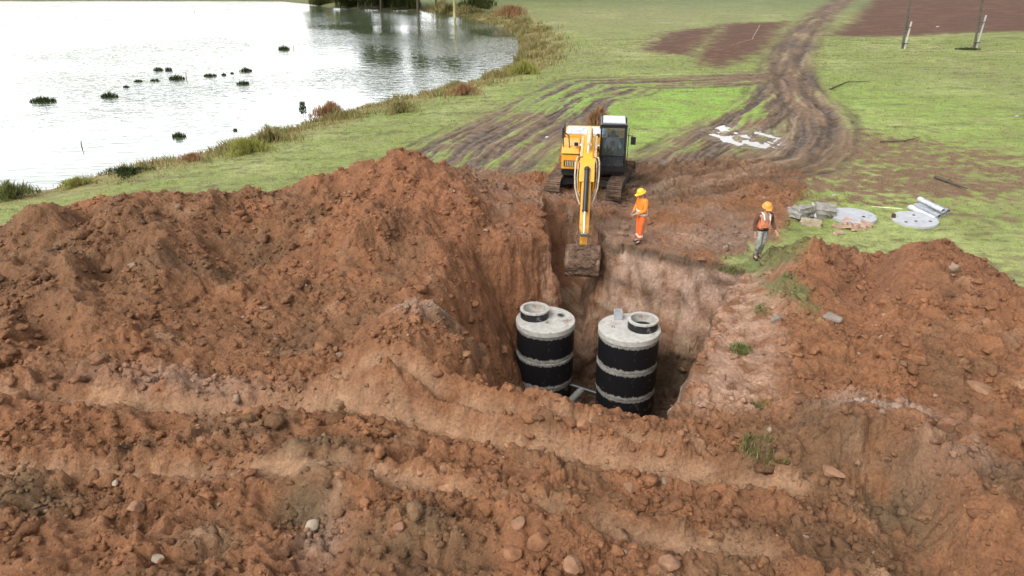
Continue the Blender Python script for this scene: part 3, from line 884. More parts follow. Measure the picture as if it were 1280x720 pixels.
# running gear
L_, HT, SH = 3.9, 0.86, 0.58
for sx in (-1, 1):
    cx = sx * 1.22
    tr = []
    r = HT / 2 - 0.04
    n = 52
    per = 2 * (L_ - 2 * r) + 2 * math.pi * r
    mb = MB()
    for k in range(n):
        s = per * k / n
        hl = L_ - 2 * r
        if s < hl: p, a = (-hl / 2 + s, r), 0
        elif s < hl + math.pi * r:
            a = -(s - hl) / r; p = (hl / 2 + r * math.sin(-a), r * math.cos(a))
        elif s < 2 * hl + math.pi * r: p, a = (hl / 2 - (s - hl - math.pi * r), -r), math.pi
        else:
            a = math.pi - (s - 2 * hl - math.pi * r) / r; p = (-hl / 2 - r * math.sin(a), r * math.cos(a))
        y, z = p[0], p[1] + HT / 2
        mb.box((cx, y, z), (SH, per / n * 0.88, 0.035), rx=a)
        nrm = (math.sin(-a) * 0 + (0 if abs(a) < 1e-6 else 0))
        # grouser bar on the outer face
        oy, oz = (-math.sin(a) * 0.03, math.cos(a) * 0.03)
        mb.box((cx, y + oy, z + oz), (SH, 0.025, 0.05), rx=a)
    t = sub('track', mb, M_mudsteel, LY, ex, 0)
    f = MB().box((cx, 0, HT / 2), (0.30, L_ - 0.9, 0.34))
    sub('track_frame', f, M_dgrey, LY, t, 0.03)
    for e, nm in ((-1, 'idler_wheel'), (1, 'drive_sprocket')):
        yy = e * (L_ / 2 - r)
        sub(nm, MB().cyl((cx - 0.12, yy, HT / 2), (cx + 0.12, yy, HT / 2), r - 0.06, n=24).cyl((cx - 0.17, yy, HT / 2), (cx + 0.17, yy, HT / 2), 0.14, n=16), M_dgrey, LY, t, 0.01)
    for k in range(7):
        yy = -L_ / 2 + r + 0.2 + k * (L_ - 2 * r - 0.4) / 6
        sub('track_roller', MB().cyl((cx - 0.16, yy, 0.15), (cx + 0.16, yy, 0.15), 0.1, n=14), M_dgrey, LY, t, 0)
ca = MB().box((0, 0, 0.55), (1.9, 1.3, 0.3)).cyl((0, 0, 0.6), (0, 0, 0.96), 0.62, n=32)
for sx in (-1, 1):
    for sy in (-1, 1):
        ca.box((sx * 0.8, sy * 0.75, 0.5), (0.75, 0.34, 0.28), rz=sx * sy * 0.5)
sub('car_body', ca, M_dgrey, LY, ex, 0.02)
# upper structure
sub('deck', MB().box((0, 0.55, 1.03), (2.5, 3.5, 0.16)).box((-0.15, -1.25, 1.06), (0.7, 0.4, 0.22)), M_black)
cwp = [(1.9, 1.0), (2.45, 1.05), (2.75, 1.3), (2.78, 1.85), (2.6, 2.05), (1.9, 2.08)]
cwo = sub('counterweight', MB().prism(cwp, -1.25, 1.25), M_yellow, bevel=0.06)
hood = sub('engine_hood', MB().box((-0.35, 1.15, 1.62), (1.75, 1.48, 1.0)), M_yellow, bevel=0.05)
sub('hood_top', MB().box((-0.35, 1.15, 2.15), (1.6, 1.3, 0.06)).box((-0.75, 1.2, 2.2), (0.5, 0.7, 0.06)), M_lgrey, parent=hood, bevel=0.015)
sub('exhaust_pipe', MB().cyl((0.25, 1.5, 2.1), (0.25, 1.5, 2.6), 0.055, n=14).tube([(0.25, 1.5, 2.58), (0.25, 1.55, 2.7), (0.25, 1.65, 2.74)], 0.05, 12), M_dgrey, parent=hood, bevel=0)
# tank and tool box at the picture's left
tk = MB().prism([(-1.22, 1.12), (-1.22, 1.72), (-1.05, 2.02), (0.32, 2.05), (0.32, 1.12)], -1.25, -0.55)
tko = sub('tool_box', tk, M_yellow, bevel=0.035)
sub('vent_grille', MB().box((-0.9, -1.236, 1.36), (0.5, 0.02, 0.24)), M_black, parent=tko, bevel=0)
gb = MB()
for k in range(6): gb.box((-1.08 + k * 0.072, -1.25, 1.36), (0.03, 0.015, 0.22))
sub('grille_bars', gb, M_cream, parent=tko, bevel=0)
sub('box_edge_trim', MB().box((-0.9, -1.235, 1.74), (0.68, 0.02, 0.03)), M_black, parent=tko, bevel=0)
sub('lower_skirt', MB().prism([(-1.2, 0.86), (-1.2, 1.1), (0.4, 1.1), (0.4, 0.86)], -1.22, -0.56), M_black)
# side box and hydraulics between boom and cab
sub('swing_post', MB().prism([(-0.75, 1.1), (-0.65, 1.72), (-0.35, 1.95), (0.3, 1.75), (0.5, 1.1)], -0.48, -0.38).prism([(-0.75, 1.1), (-0.65, 1.72), (-0.35, 1.95), (0.3, 1.75), (0.5, 1.1)], 0.12, 0.20), M_dgrey, bevel=0.01)
hr = MB()
for pts in ([(-1.2, -1.1, 2.0), (-1.2, -1.1, 2.75), (-1.2, -0.3, 2.85), (-1.2, 0.3, 2.05)], [(-0.95, -1.12, 1.98), (-0.98, -1.2, 2.45), (-1.2, -1.1, 2.6)]):
    hr.tube(pts, 0.022, 8)
hr.box((-1.22, -1.12, 2.55), (0.05, 0.16, 0.42))
sub('handrail', hr, M_black, bevel=0)
sub('work_lamp', MB().box((-0.68, -1.18, 2.13), (0.16, 0.1, 0.13)), M_black, bevel=0.01)
# cab
CX0, CX1, CY0, CY1, CZ0, CZ1 = 0.24, 1.27, -1.42, 0.20, 1.12, 2.93
cab = MB()
cab.box(((CX0 + CX1) / 2, (CY0 + CY1) / 2, CZ0 + 0.05), (CX1 - CX0, CY1 - CY0, 0.1))
pw = 0.065
def fpost(x, y0, y1): cab.tube([(x, y0, CZ0), (x, y0 - 0.0, CZ0 + 0.7), (x, y1, CZ1 - 0.03)], 0.043, 6)
for x in (CX0 + 0.04, CX1 - 0.04):
    fpost(x, CY0 + 0.04, CY0 + 0.16)
    cab.box((x, CY1 - 0.05, (CZ0 + CZ1) / 2), (0.08, 0.1, CZ1 - CZ0))
    cab.box((x, CY0 + 0.82, (CZ0 + CZ1) / 2), (0.06, 0.08, CZ1 - CZ0))
    cab.box((x, (CY0 + CY1) / 2, CZ0 + 0.35), (0.05, CY1 - CY0 - 0.1, 0.62))
cab.box(((CX0 + CX1) / 2, CY1 - 0.04, CZ0 + 0.5), (CX1 - CX0 - 0.05, 0.06, 1.0))
cab.box(((CX0 + CX1) / 2, CY0 + 0.03, CZ0 + 0.13), (CX1 - CX0 - 0.06, 0.05, 0.16))
cab.box(((CX0 + CX1) / 2, CY0 + 0.035, CZ0 + 0.62), (CX1 - CX0 - 0.06, 0.035, 0.035))
cabo = sub('cab', cab, M_black, bevel=0.01)
rf = MB().box(((CX0 + CX1) / 2, (CY0 + CY1) / 2 + 0.16, CZ1 + 0.03), (CX1 - CX0 - 0.10, CY1 - CY0 - 0.24, 0.07))
sub('roof_fascia', MB().box(((CX0 + CX1) / 2, (CY0 + CY1) / 2 + 0.06, CZ1 - 0.01), (CX1 - CX0 + 0.02, CY1 - CY0 - 0.06, 0.07)).box(((CX0 + CX1) / 2, CY0 + 0.15, CZ1 - 0.06), (CX1 - CX0, 0.06, 0.12)), M_black, parent=cabo, bevel=0.02)
rfo = sub('cab_roof', rf, M_lgrey, parent=cabo, bevel=0.035)
#sub('roof_hatch', MB().box(((CX0 + CX1) / 2, -0.45, CZ1 + 0.085), (0.7, 0.62, 0.03)), M_black, parent=cabo, bevel=0.01)
sub('front_window', MB().prism([(CY0 + 0.012, CZ0 + 0.66), (CY0 + 0.125, CZ1 - 0.06), (CY0 + 0.137, CZ1 - 0.06), (CY0 + 0.024, CZ0 + 0.66)], CX0 + 0.085, CX1 - 0.085), M_glassd, parent=cabo, bevel=0)
sub('lower_window', MB().box(((CX0 + CX1) / 2, CY0 + 0.018, CZ0 + 0.41), (CX1 - CX0 - 0.18, 0.012, 0.37)), M_glassd, parent=cabo, bevel=0)
for x in (CX0 + 0.03, CX1 - 0.03):
    sub('side_window', MB().box((x, CY0 + 0.46, CZ0 + 1.2), (0.012, 0.62, 1.02)).box((x, CY0 + 1.2, CZ0 + 1.2), (0.012, 0.62, 1.02)), M_glassd, parent=cabo, bevel=0)
sub('rear_window', MB().box(((CX0 + CX1) / 2, CY1 - 0.03, CZ0 + 1.38), (CX1 - CX0 - 0.2, 0.012, 0.72)), M_glassd, parent=cabo, bevel=0)
sub('seat', MB().box((0.75, -0.45, 1.55), (0.5, 0.5, 0.14)).box((0.75, -0.18, 1.95), (0.46, 0.13, 0.72)).box((0.75, -0.45, 1.33), (0.3, 0.3, 0.3)), M_seat, parent=cabo, bevel=0.03)
for x in (0.45, 1.06):
    sub('control_console', MB().box((x, -0.62, 1.6), (0.13, 0.45, 0.2)), M_seat, parent=cabo, bevel=0.01)
    sub('control_lever', MB().cyl((x, -0.8, 1.68), (x, -0.84, 1.88), 0.022), M_seat, parent=cabo, bevel=0)
sub('wiper', MB().tube([(CX0 + 0.2, CY0 - 0.01, CZ0 + 0.7), (CX0 + 0.5, CY0 + 0.02, CZ0 + 1.05)], 0.012, 6), M_black, parent=cabo, bevel=0)
mir = MB().tube([(CX1, CY0 + 0.1, CZ1 - 0.35), (CX1 + 0.2, CY0 + 0.02, CZ1 - 0.38), (CX1 + 0.22, CY0 + 0.0, CZ1 - 0.5)], 0.015, 8).box((CX1 + 0.24, CY0 + 0.0, CZ1 - 0.55), (0.19, 0.05, 0.3))
sub('mirror', mir, M_black, bevel=0.015)
rl = MB().tube([(CX1 + 0.05, CY0 + 0.12, CZ0 + 0.1), (CX1 + 0.06, CY0 + 0.14, CZ1 - 0.1)], 0.014, 6).tube([(CX1 - 0.05, CY0 + 0.35, CZ1 + 0.05), (CX1 - 0.05, CY0 + 0.35, CZ1 + 0.26)], 0.02, 6)
sub('grab_rail', rl, M_black, bevel=0)
# boom: foot, elbow, tip (machine y is negative forwards)
bmx0, bmx1 = -0.33, 0.05
BP = [(0.05, 1.55), (-0.35, 1.98), (-1.4, 2.48), (-2.35, 2.80), (-2.85, 2.84), (-3.4, 2.72), (-4.55, 2.24), (-5.15, 1.98), (-5.28, 1.80), (-5.15, 1.66), (-4.4, 1.76), (-3.2, 2.10),
      (-2.75, 2.16), (-2.2, 2.10), (-1.1, 1.80), (-0.3, 1.48), (0.0, 1.40)]
bo = sub('boom', MB().prism(BP, bmx0, bmx1).cyl((bmx0 - 0.05, -5.12, 1.82), (bmx1 + 0.05, -5.12, 1.82), 0.13, n=20).cyl((bmx0 - 0.06, -0.05, 1.58), (bmx1 + 0.06, -0.05, 1.58), 0.15, n=20), M_yellow, bevel=0.02)
XC = (bmx0 + bmx1) / 2
def cylinder_part(name, p, q, r, split, mb_col, parent=ex):
    p, q = Vector(p), Vector(q); m = p.lerp(q, split)
    o = sub(name, MB().cyl(p, m, r, n=20).cyl(m, m + (q - p).normalized() * 0.07, r * 1.15, n=20).ball(p, r * 1.2), mb_col, parent=parent, bevel=0, smooth=True)
    sub('piston_rod', MB().cyl(m, q, r * 0.5, n=16).cyl(q - Vector((0.09, 0, 0)), q + Vector((0.09, 0, 0)), r * 0.9, n=16), M_chrome, parent=o, bevel=0, smooth=True)
    return o
for s in (-1, 1):
    cylinder_part('boom_cylinder', (XC + s * 0.27, -0.85, 1.22), (XC + s * 0.27, -2.7, 2.45), 0.085, 0.58, M_yellow)
sub('cylinder_bracket', MB().box((XC, -2.4, 2.88), (0.22, 0.4, 0.18)), M_yellow, bevel=0.02)
cylinder_part('stick_cylinder', (XC, -2.35, 2.98), (XC, -5.02, 2.62), 0.085, 0.56, M_cream)
# pipes and hoses along the boom
for s in (-1, 1):
    h = MB()
    for k in range(2):
        o_ = 0.225 + 0.045 * k
        h.tube([(XC + s * o_, -0.4, 1.95 + .02 * k), (XC + s * o_, -1.4, 2.42), (XC + s * o_, -2.5, 2.76), (XC + s * o_, -3.3, 2.68), (XC + s * o_, -4.1, 2.38)], 0.024, 8)
    sub('steel_pipe', h, M_cream, parent=bo, bevel=0)
    h = MB()
    h.tube([(XC + s * 0.26, -4.1, 2.38), (XC + s * 0.36, -4.6, 2.50), (XC + s * 0.40, -5.0, 2.42), (XC + s * 0.41, -5.45, 2.1), (XC + s * 0.38, -5.62, 1.7), (XC + s * 0.28, -5.68, 1.35), (XC + s * 0.2, -5.75, 1.15)], 0.027, 8)
    h.tube([(XC + s * 0.25, -4.15, 2.34), (XC + s * 0.31, -4.7, 2.3), (XC + s * 0.33, -5.2, 1.95), (XC + s * 0.30, -5.5, 1.6), (XC + s * 0.22, -5.6, 1.4)], 0.022, 8)
    sub('hydraulic_hose', h, M_hose, bevel=0)
sub('boom_lamp', MB().box((XC + 0.3, -2.1, 2.7), (0.12, 0.12, 0.12)), M_black, bevel=0.01)
# stick: from its rear end above the boom tip down to the bucket
SP_ = [(-4.86, 2.72), (-5.05, 2.78), (-5.42, 2.52), (-5.72, 1.95), (-6.45, 0.42), (-6.56, 0.02), (-6.46, -0.12), (-6.30, -0.05), (-6.1, 0.42), (-5.32, 1.62), (-5.0, 1.70), (-4.92, 2.1)]
so = sub('stick', MB().prism(SP_, XC - 0.16, XC + 0.16).prism([(-4.95, 1.68), (-5.05, 2.25), (-5.62, 2.0), (-5.5, 1.5), (-5.2, 1.5)], XC - 0.27, XC - 0.2).prism([(-4.95, 1.68), (-5.05, 2.25), (-5.62, 2.0), (-5.5, 1.5), (-5.2, 1.5)], XC + 0.2, XC + 0.27), M_yellow, bevel=0.018)
sub('stick_face_plate', MB().prism([(-5.30, 2.66), (-5.46, 2.54), (-5.75, 1.96), (-5.72, 1.94), (-5.42, 2.5), (-5.27, 2.62)], XC - 0.25, XC + 0.25), M_yellow, parent=so, bevel=0.005)
cylinder_part('bucket_cylinder', (XC, -5.62, 2.36), (XC, -6.72, 0.42), 0.085, 0.62, M_black)
lk_ = MB()
for s in (-1, 1):
    lk_.prism([(-6.20, 0.52), (-6.28, 0.62), (-6.80, 0.50), (-6.78, 0.36)], XC + s * 0.20 - 0.02, XC + s * 0.20 + 0.02)
    lk_.prism([(-6.80, 0.50), (-6.70, 0.38), (-6.78, -0.06), (-6.90, -0.04)], XC + s * 0.14 - 0.02, XC + s * 0.14 + 0.02)
lk_.cyl((XC - 0.24, -6.75, 0.43), (XC + 0.24, -6.75, 0.43), 0.05).cyl((XC - 0.2, -6.84, -0.02), (XC + 0.2, -6.84, -0.02), 0.05)
sub('bucket_link', lk_, M_mudsteel, bevel=0.006)
# bucket: curled shell, mouth turned down and towards the machine
BW = 0.56
outer = [(-6.28, -0.10)] + [(-6.62 - 0.58 * math.sin(t_), -0.56 + 0.54 * math.cos(t_)) for t_ in np.linspace(0.0, 2.75, 14)] + [(-6.30, -1.13)]
inner = [(-6.28, -0.16)] + [(-6.62 - 0.53 * math.sin(t_), -0.56 + 0.49 * math.cos(t_)) for t_ in np.linspace(0.0, 2.75, 14)] + [(-6.31, -1.09)]
sh_ = MB().prism(outer + inner[::-1], XC - BW, XC + BW)
bk = sub('bucket', sh_, M_mudsteel, bevel=0, smooth=True)
for s in (-1, 1):
    sub('side_plate', MB().prism(outer + [(-6.30, -0.98), (-6.12, -0.5)], XC + s * BW - 0.02, XC + s * BW + 0.02), M_mudsteel, parent=bk, bevel=0.006)
for s in (-1, 1):
    sub('bucket_ear', MB().prism([(-6.32, -0.12), (-6.40, 0.10), (-6.52, 0.12), (-6.66, 0.0), (-6.84, 0.06), (-6.98, -0.02), (-6.95, -0.14), (-6.6, -0.06)], XC + s * 0.2 - 0.02, XC + s * 0.2 + 0.02), M_mudsteel, parent=bk, bevel=0.005)
for k in range(5):
    x = XC - BW + 0.1 + k * (2 * BW - 0.2) / 4
    sub('tooth', MB().prism([(-6.45, -1.15), (-6.40, -1.06), (-6.10, -1.17)], x - 0.045, x + 0.045), M_dgrey, parent=bk, bevel=0.005)
cake = MB()
for q in range(60):
    rgq = random.Random(q); t_ = rgq.uniform(0.2, 2.2); xq = XC + rgq.uniform(-BW + .12, BW - .12)
    cake.ball((xq, -6.62 - 0.57 * math.sin(t_), -0.56 + 0.53 * math.cos(t_)), rgq.uniform(0.07, 0.16), (1.3, 0.45 + 0.3 * math.cos(t_), 0.7), 2)
for v in cake.bm.verts: v.co += v.co.normalized() * 0.025 * math.sin(v.co.x * 37 + v.co.z * 51) 
sub('mud_cake', cake, M_rstone0, parent=bk, bevel=0, smooth=True)

# ------------------------------------------------------------------ people
M_skin = mat('skin', (0.50, 0.28, 0.19), 0.6, var=0.08)
M_hivis = mat('orange_workwear', (0.95, 0.17, 0.035), 0.75, var=0.10, scale=12, bump=0.4, bscale=14)
M_hivis_j = mat('amber_orange_jacket', (0.95, 0.26, 0.03), 0.75, var=0.10, scale=12, bump=0.4, bscale=14)
M_vest = mat('peach_orange_vest', (0.90, 0.27, 0.12), 0.75, var=0.12, scale=10, bump=0.3, bscale=16)
M_refl = mat('reflective_tape', (0.80, 0.76, 0.70), 0.4, var=0.1, scale=20)
M_helm_y = mat('yellow_helmet_shell', (0.90, 0.55, 0.04), 0.3, var=0.05)
M_helm_o = mat('orange_helmet_shell', (0.90, 0.36, 0.07), 0.3, var=0.05)
M_brownj = mat('brown_sleeves', (0.13, 0.06, 0.035), 0.85, bump=0.3, bscale=16)
M_camo = mat('grey_camouflage_trousers', (0.42, 0.42, 0.38), 0.85, var=0.1, scale=6, dirt=(0.05, 0.055, 0.045), dirt_amt=0.62)
M_boot = mat('black_boots', (0.03, 0.028, 0.026), 0.6, dirt=MUD, dirt_amt=0.4)
M_hair = mat('dark_hair', (0.03, 0.02, 0.015), 0.8)
M_white_shirt = mat('white_and_red_shirt', (0.75, 0.73, 0.72), 0.8, var=0.05)
M_red = mat('red_print', (0.62, 0.03, 0.05), 0.7)

def skin(name, nodes, edges, root, m, parent, sub=2, smooth=True):
    keys = list(nodes)
    me = bpy.data.meshes.new(name)
    me.from_pydata([nodes[k][0] for k in keys], [(keys.index(a), keys.index(b)) for a, b in edges], [])
    o = bpy.data.objects.new(name, me); COL.objects.link(o)
    o.modifiers.new('s', 'SKIN'); 
    sv = me.skin_vertices[0].data if me.skin_vertices else None
    if sv is None:
        bm_ = bmesh.new(); bm_.from_mesh(me); bm_.verts.layers.skin.verify(); bm_.to_mesh(me); bm_.free()
        sv = me.skin_vertices[0].data
    for i_, k in enumerate(keys):
        r_ = nodes[k][1]
        sv[i_].radius = (r_, r_) if not isinstance(r_, tuple) else r_
        sv[i_].use_root = (k == root)
    ss = o.modifiers.new('u', 'SUBSURF'); ss.levels = sub; ss.render_levels = sub
    bpy.context.view_layer.update()
    dg = bpy.context.evaluated_depsgraph_get()
    nm = bpy.data.meshes.new_from_object(o.evaluated_get(dg))
    bpy.data.objects.remove(o); bpy.data.meshes.remove(me)
    nm.name = name; nm.materials.clear(); nm.materials.append(m)
    for p in nm.polygons: p.use_smooth = smooth
    return link(bpy.data.objects.new(name, nm), parent)

def person(loc, rz, label, J, mats, helmet=True, group=None, seated=False):
    """J: joint positions, forward is +Y, right hand is +X. body is one skinned surface; clothes and helmet are its children."""
    root = thing('person', loc, label, 'person', group, rz)
    Vt = {k: Vector(v) for k, v in J.items()}
    nd, ed = {}, []
    def add(k, p, r, prev=None):
        nd[k] = (tuple(p), r)
        if prev: ed.append((prev, k))
    add('pelvis', Vt['pelvis'], (0.135, 0.10))
    add('belly', Vt['pelvis'].lerp(Vt['chest'], 0.45), (0.125, 0.095), 'pelvis')
    add('chest', Vt['chest'], (0.15, 0.11), 'belly')
    add('neck', Vt['neck'], 0.055, 'chest')
    hd = Vt['head']; f = Vt['look'].normalized()
    add('jaw', Vt['neck'].lerp(hd, 0.55) + f * 0.02, (0.07, 0.08), 'neck')
    add('head', hd, (0.082, 0.098), 'jaw')
    add('crown', hd + Vector((0, 0, 0.07)), (0.065, 0.075), 'head')
    for s, sn in ((1, 'r'), (-1, 'l')):
        add('sh' + sn, Vt['sh' + sn], 0.062, 'chest')
        add('el' + sn, Vt['el' + sn], 0.043, 'sh' + sn)
        add('wr' + sn, Vt['wr' + sn], 0.028, 'el' + sn)
        w = Vt['wr' + sn]; d = (w - Vt['el' + sn]).normalized()
        side = d.cross(f if abs(d.dot(f)) < 0.9 else Vector((0, 0, 1))).normalized()
        curl = side.cross(d).normalized()
        palm = w + d * 0.075
        add('pm' + sn, palm, (0.036, 0.016), 'wr' + sn)
        for q, (off, ln) in enumerate(((-0.028, 0.062), (-0.009, 0.075), (0.010, 0.07), (0.028, 0.055))):
            b0 = palm + side * off + d * 0.022
            m1 = b0 + d * ln * 0.5 + curl * 0.008; e1 = m1 + d * ln * 0.4 + curl * 0.022
            add(f'f{sn}{q}a', b0, 0.009, 'pm' + sn); add(f'f{sn}{q}b', m1, 0.0085, f'f{sn}{q}a'); add(f'f{sn}{q}c', e1, 0.007, f'f{sn}{q}b')
        t0 = palm - side * 0.04 - d * 0.02
        add(f't{sn}a', t0, 0.011, 'pm' + sn); add(f't{sn}b', t0 - side * 0.018 + d * 0.035, 0.009, f't{sn}a')
        add('hp' + sn, Vt['hp' + sn], 0.085, 'pelvis')
        add('kn' + sn, Vt['kn' + sn], 0.055, 'hp' + sn)
        add('cf' + sn, Vt['kn' + sn].lerp(Vt['an' + sn], 0.35), 0.052, 'kn' + sn)
        add('an' + sn, Vt['an' + sn], 0.036, 'cf' + sn)
        add('to' + sn, Vt['to' + sn], (0.042, 0.028), 'an' + sn)
    body = skin('body', nd, ed, 'pelvis', M_skin, root)
    # face: nose, eyes, mouth, ears joined into the body mesh
    bm_ = bmesh.new(); bm_.from_mesh(body.data)
    rt = f.cross(Vector((0, 0, 1))).normalized(); up = rt.cross(f).normalized()
    nface = len(bm_.faces)
    def blobm(c, r, s, mi):
        k0 = len(bm_.faces)
        rot = Matrix((rt, f, up)).transposed().to_4x4()
        bmesh.ops.create_icosphere(bm_, subdivisions=2, radius=r, matrix=Matrix.Translation(c) @ rot @ Matrix.Diagonal((*s, 1)))
        bm_.faces.ensure_lookup_table()
        for fc in bm_.faces[k0:]: fc.material_index = mi; fc.smooth = True
    blobm(hd + f * 0.092 - up * 0.018, 0.02, (0.75, 1.0, 1.5), 0)
    for s in (-1, 1):
        blobm(hd + f * 0.082 + rt * s * 0.032 + up * 0.012, 0.012, (1.2, 0.7, 0.7), 1)
        blobm(hd + rt * s * 0.086 - up * 0.01, 0.028, (0.4, 0.75, 1.15), 0)
    blobm(hd + f * 0.084 - up * 0.058, 0.02, (1.3, 0.5, 0.3), 2)
    bm_.to_mesh(body.data); bm_.free()
    body.data.materials.append(M_hair); body.data.materials.append(mat('lips', (0.35, 0.12, 0.10), 0.6))
    # jacket with sleeves
    g = 1.16
    jn = {'hem': (tuple(Vt['pelvis'] + Vector((0, 0, mats.get('hem', -0.02)))), (0.175, 0.135)), 'belly': (nd['belly'][0], (0.165, 0.13)), 'chest': (nd['chest'][0], (0.185, 0.142)),
          'collar': (tuple(Vt['neck'] - Vector((0, 0, 0.02))), (0.085, 0.08))}
    je = [('hem', 'belly'), ('belly', 'chest'), ('chest', 'collar')]
    sleeve_m = mats.get('sleeve', mats['jacket'])
    if sleeve_m is mats['jacket']:
        for sn in 'rl':
            jn['sh' + sn] = (nd['sh' + sn][0], 0.082); jn['el' + sn] = (nd['el' + sn][0], 0.062); jn['wr' + sn] = (tuple(Vt['wr' + sn].lerp(Vt['el' + sn], 0.12)), 0.046)
            je += [('chest', 'sh' + sn), ('sh' + sn, 'el' + sn), ('el' + sn, 'wr' + sn)]
        skin('jacket', jn, je, 'belly', mats['jacket'], root)
    else:
        sn_ = {'chest': (nd['chest'][0], (0.165, 0.125)), 'belly': (nd['belly'][0], (0.155, 0.12)), 'hem': (tuple(Vt['pelvis'] + Vector((0, 0, -0.02))), (0.16, 0.12))}
        se = [('hem', 'belly'), ('belly', 'chest')]
        for sn in 'rl':
            sn_['sh' + sn] = (nd['sh' + sn][0], 0.075); sn_['el' + sn] = (nd['el' + sn][0], 0.06); sn_['wr' + sn] = (tuple(Vt['wr' + sn].lerp(Vt['el' + sn], 0.12)), 0.045)
            se += [('chest', 'sh' + sn), ('sh' + sn, 'el' + sn), ('el' + sn, 'wr' + sn)]
        skin('shirt', sn_, se, 'belly', sleeve_m, root)
        for sn in 'rl':
            jn['sh' + sn] = (tuple(Vt['sh' + sn].lerp(Vector(nd['chest'][0]), 0.15)), 0.088); je.append(('chest', 'sh' + sn))
        skin('vest', jn, je, 'belly', mats['jacket'], root)
    # trousers
    tn = {'waist': (tuple(Vt['pelvis'] + Vector((0, 0, 0.05))), (0.15, 0.115)), 'pelvis': (nd['pelvis'][0], (0.16, 0.125))}
    te = [('waist', 'pelvis')]
    for sn in 'rl':
        tn['hp' + sn] = (nd['hp' + sn][0], 0.108); tn['kn' + sn] = (nd['kn' + sn][0], 0.08); tn['cf' + sn] = (nd['cf' + sn][0], 0.074)
        tn['an' + sn] = (tuple(Vt['an' + sn] + (Vt['kn' + sn] - Vt['an' + sn]) * 0.06), 0.066)
        te += [('pelvis', 'hp' + sn), ('hp' + sn, 'kn' + sn), ('kn' + sn, 'cf' + sn), ('cf' + sn, 'an' + sn)]
    skin('trousers', tn, te, 'pelvis', mats['trousers'], root)
    for sn in 'rl':
        a, t = Vt['an' + sn], Vt['to' + sn]
        fd = Vector((t.x - a.x, t.y - a.y, 0)).normalized()
        low = min(a.z - 0.08, t.z - 0.03)
        b = {'top': (tuple(a + Vector((0, 0, 0.07))), 0.055), 'heel': (tuple(Vector((a.x, a.y, low + 0.055)) - fd * 0.02), (0.05, 0.05)), 'ball': (tuple(Vector((t.x, t.y, t.z + 0.012)) - fd * 0.03), (0.052, 0.038)), 'tip': (tuple(t + fd * 0.05), (0.042, 0.03))}
        skin('boot', b, [('top', 'heel'), ('heel', 'ball'), ('ball', 'tip')], 'heel', mats['boots'], root)
    for sn in mats.get('shins', ''):
        a_, k_ = Vt['an' + sn], Vt['kn' + sn]; q_ = a_.lerp(k_, 0.42); d_ = (k_ - a_).normalized() * 0.025
        MB().cyl(q_ - d_, q_ + d_, 0.082, n=20).build('reflective_band', M_refl, root, 0, True)
    # reflective bands round the trunk
    for z_, rx_, ry_, nm_ in mats.get('bands', []):
        c = Vt['pelvis'].lerp(Vt['chest'], z_)
        pr = []
        mb = MB(); n = 28; v0 = []; v1 = []; v2 = []; v3 = []
        for k in range(n):
            a = 2 * math.pi * k / n
            for lst, rr, dz in ((v0, 1.0, -0.03), (v1, 1.0, 0.03), (v2, 0.9, 0.03), (v3, 0.9, -0.03)):
                lst.append(mb.bm.verts.new((c.x + rx_ * rr * math.cos(a), c.y + ry_ * rr * math.sin(a), c.z + dz)))
        for A_, B_ in ((v0, v1), (v1, v2), (v2, v3), (v3, v0)):
            for k in range(n):
                mb.bm.faces.new((A_[k], A_[(k + 1) % n], B_[(k + 1) % n], B_[k]))
        mb.build(nm_[0], nm_[1], root, 0, True)
    if 'straps' in mats:
        for s in (-1, 1):
            c = Vt['chest']
            mb = MB().tube([(c.x + s * 0.085, c.y + 0.152, c.z - 0.22), (c.x + s * 0.085, c.y + 0.158, c.z), (c.x + s * 0.09, c.y + 0.10, c.z + 0.135), (c.x + s * 0.09, c.y - 0.05, c.z + 0.155), (c.x + s * 0.09, c.y - 0.155, c.z), (c.x + s * 0.09, c.y - 0.15, c.z - 0.2)], 0.022, 8)
            mb.build('reflective_strap', M_refl, root, 0, True)
    if helmet:
        c = hd + Vector((0, 0, 0.045)) + f * 0.005
        mb = MB().lathe([(0.0, 0.135), (0.045, 0.13), (0.09, 0.105), (0.118, 0.06), (0.128, 0.0), (0.122, 0.0), (0.11, 0.055), (0.08, 0.095), (0.0, 0.12)], (0, 0, 0), 28, False)
        mb.lathe([(0.126, 0.012), (0.15, 0.0), (0.15, -0.008), (0.12, 0.0)], (0, 0, 0), 28, True)
        mb.box((0, 0.15, -0.004), (0.15, 0.09, 0.012), rx=-0.2)
        mb.tube([(0, -0.10, 0.085), (0, 0, 0.138), (0, 0.10, 0.085)], 0.012, 6)
        h_ = mb.build('helmet', mats['helmet'], root, 0, True)
        h_.data.transform(Matrix.Translation(c) @ (f.to_track_quat('Y', 'Z').to_matrix().to_4x4()))
    hairm = MB().ball(tuple(hd + Vector((0, 0, 0.03)) - f * 0.012), 0.102, (0.92, 1.02, 0.95))
    hb = hairm.bm
    for v in [v for v in hb.verts if (v.co - hd).dot(f) > 0.045 or v.co.z < hd.z - 0.06]: hb.verts.remove(v)
    hairm.build('hair', M_hair, root, 0, True)
    return root

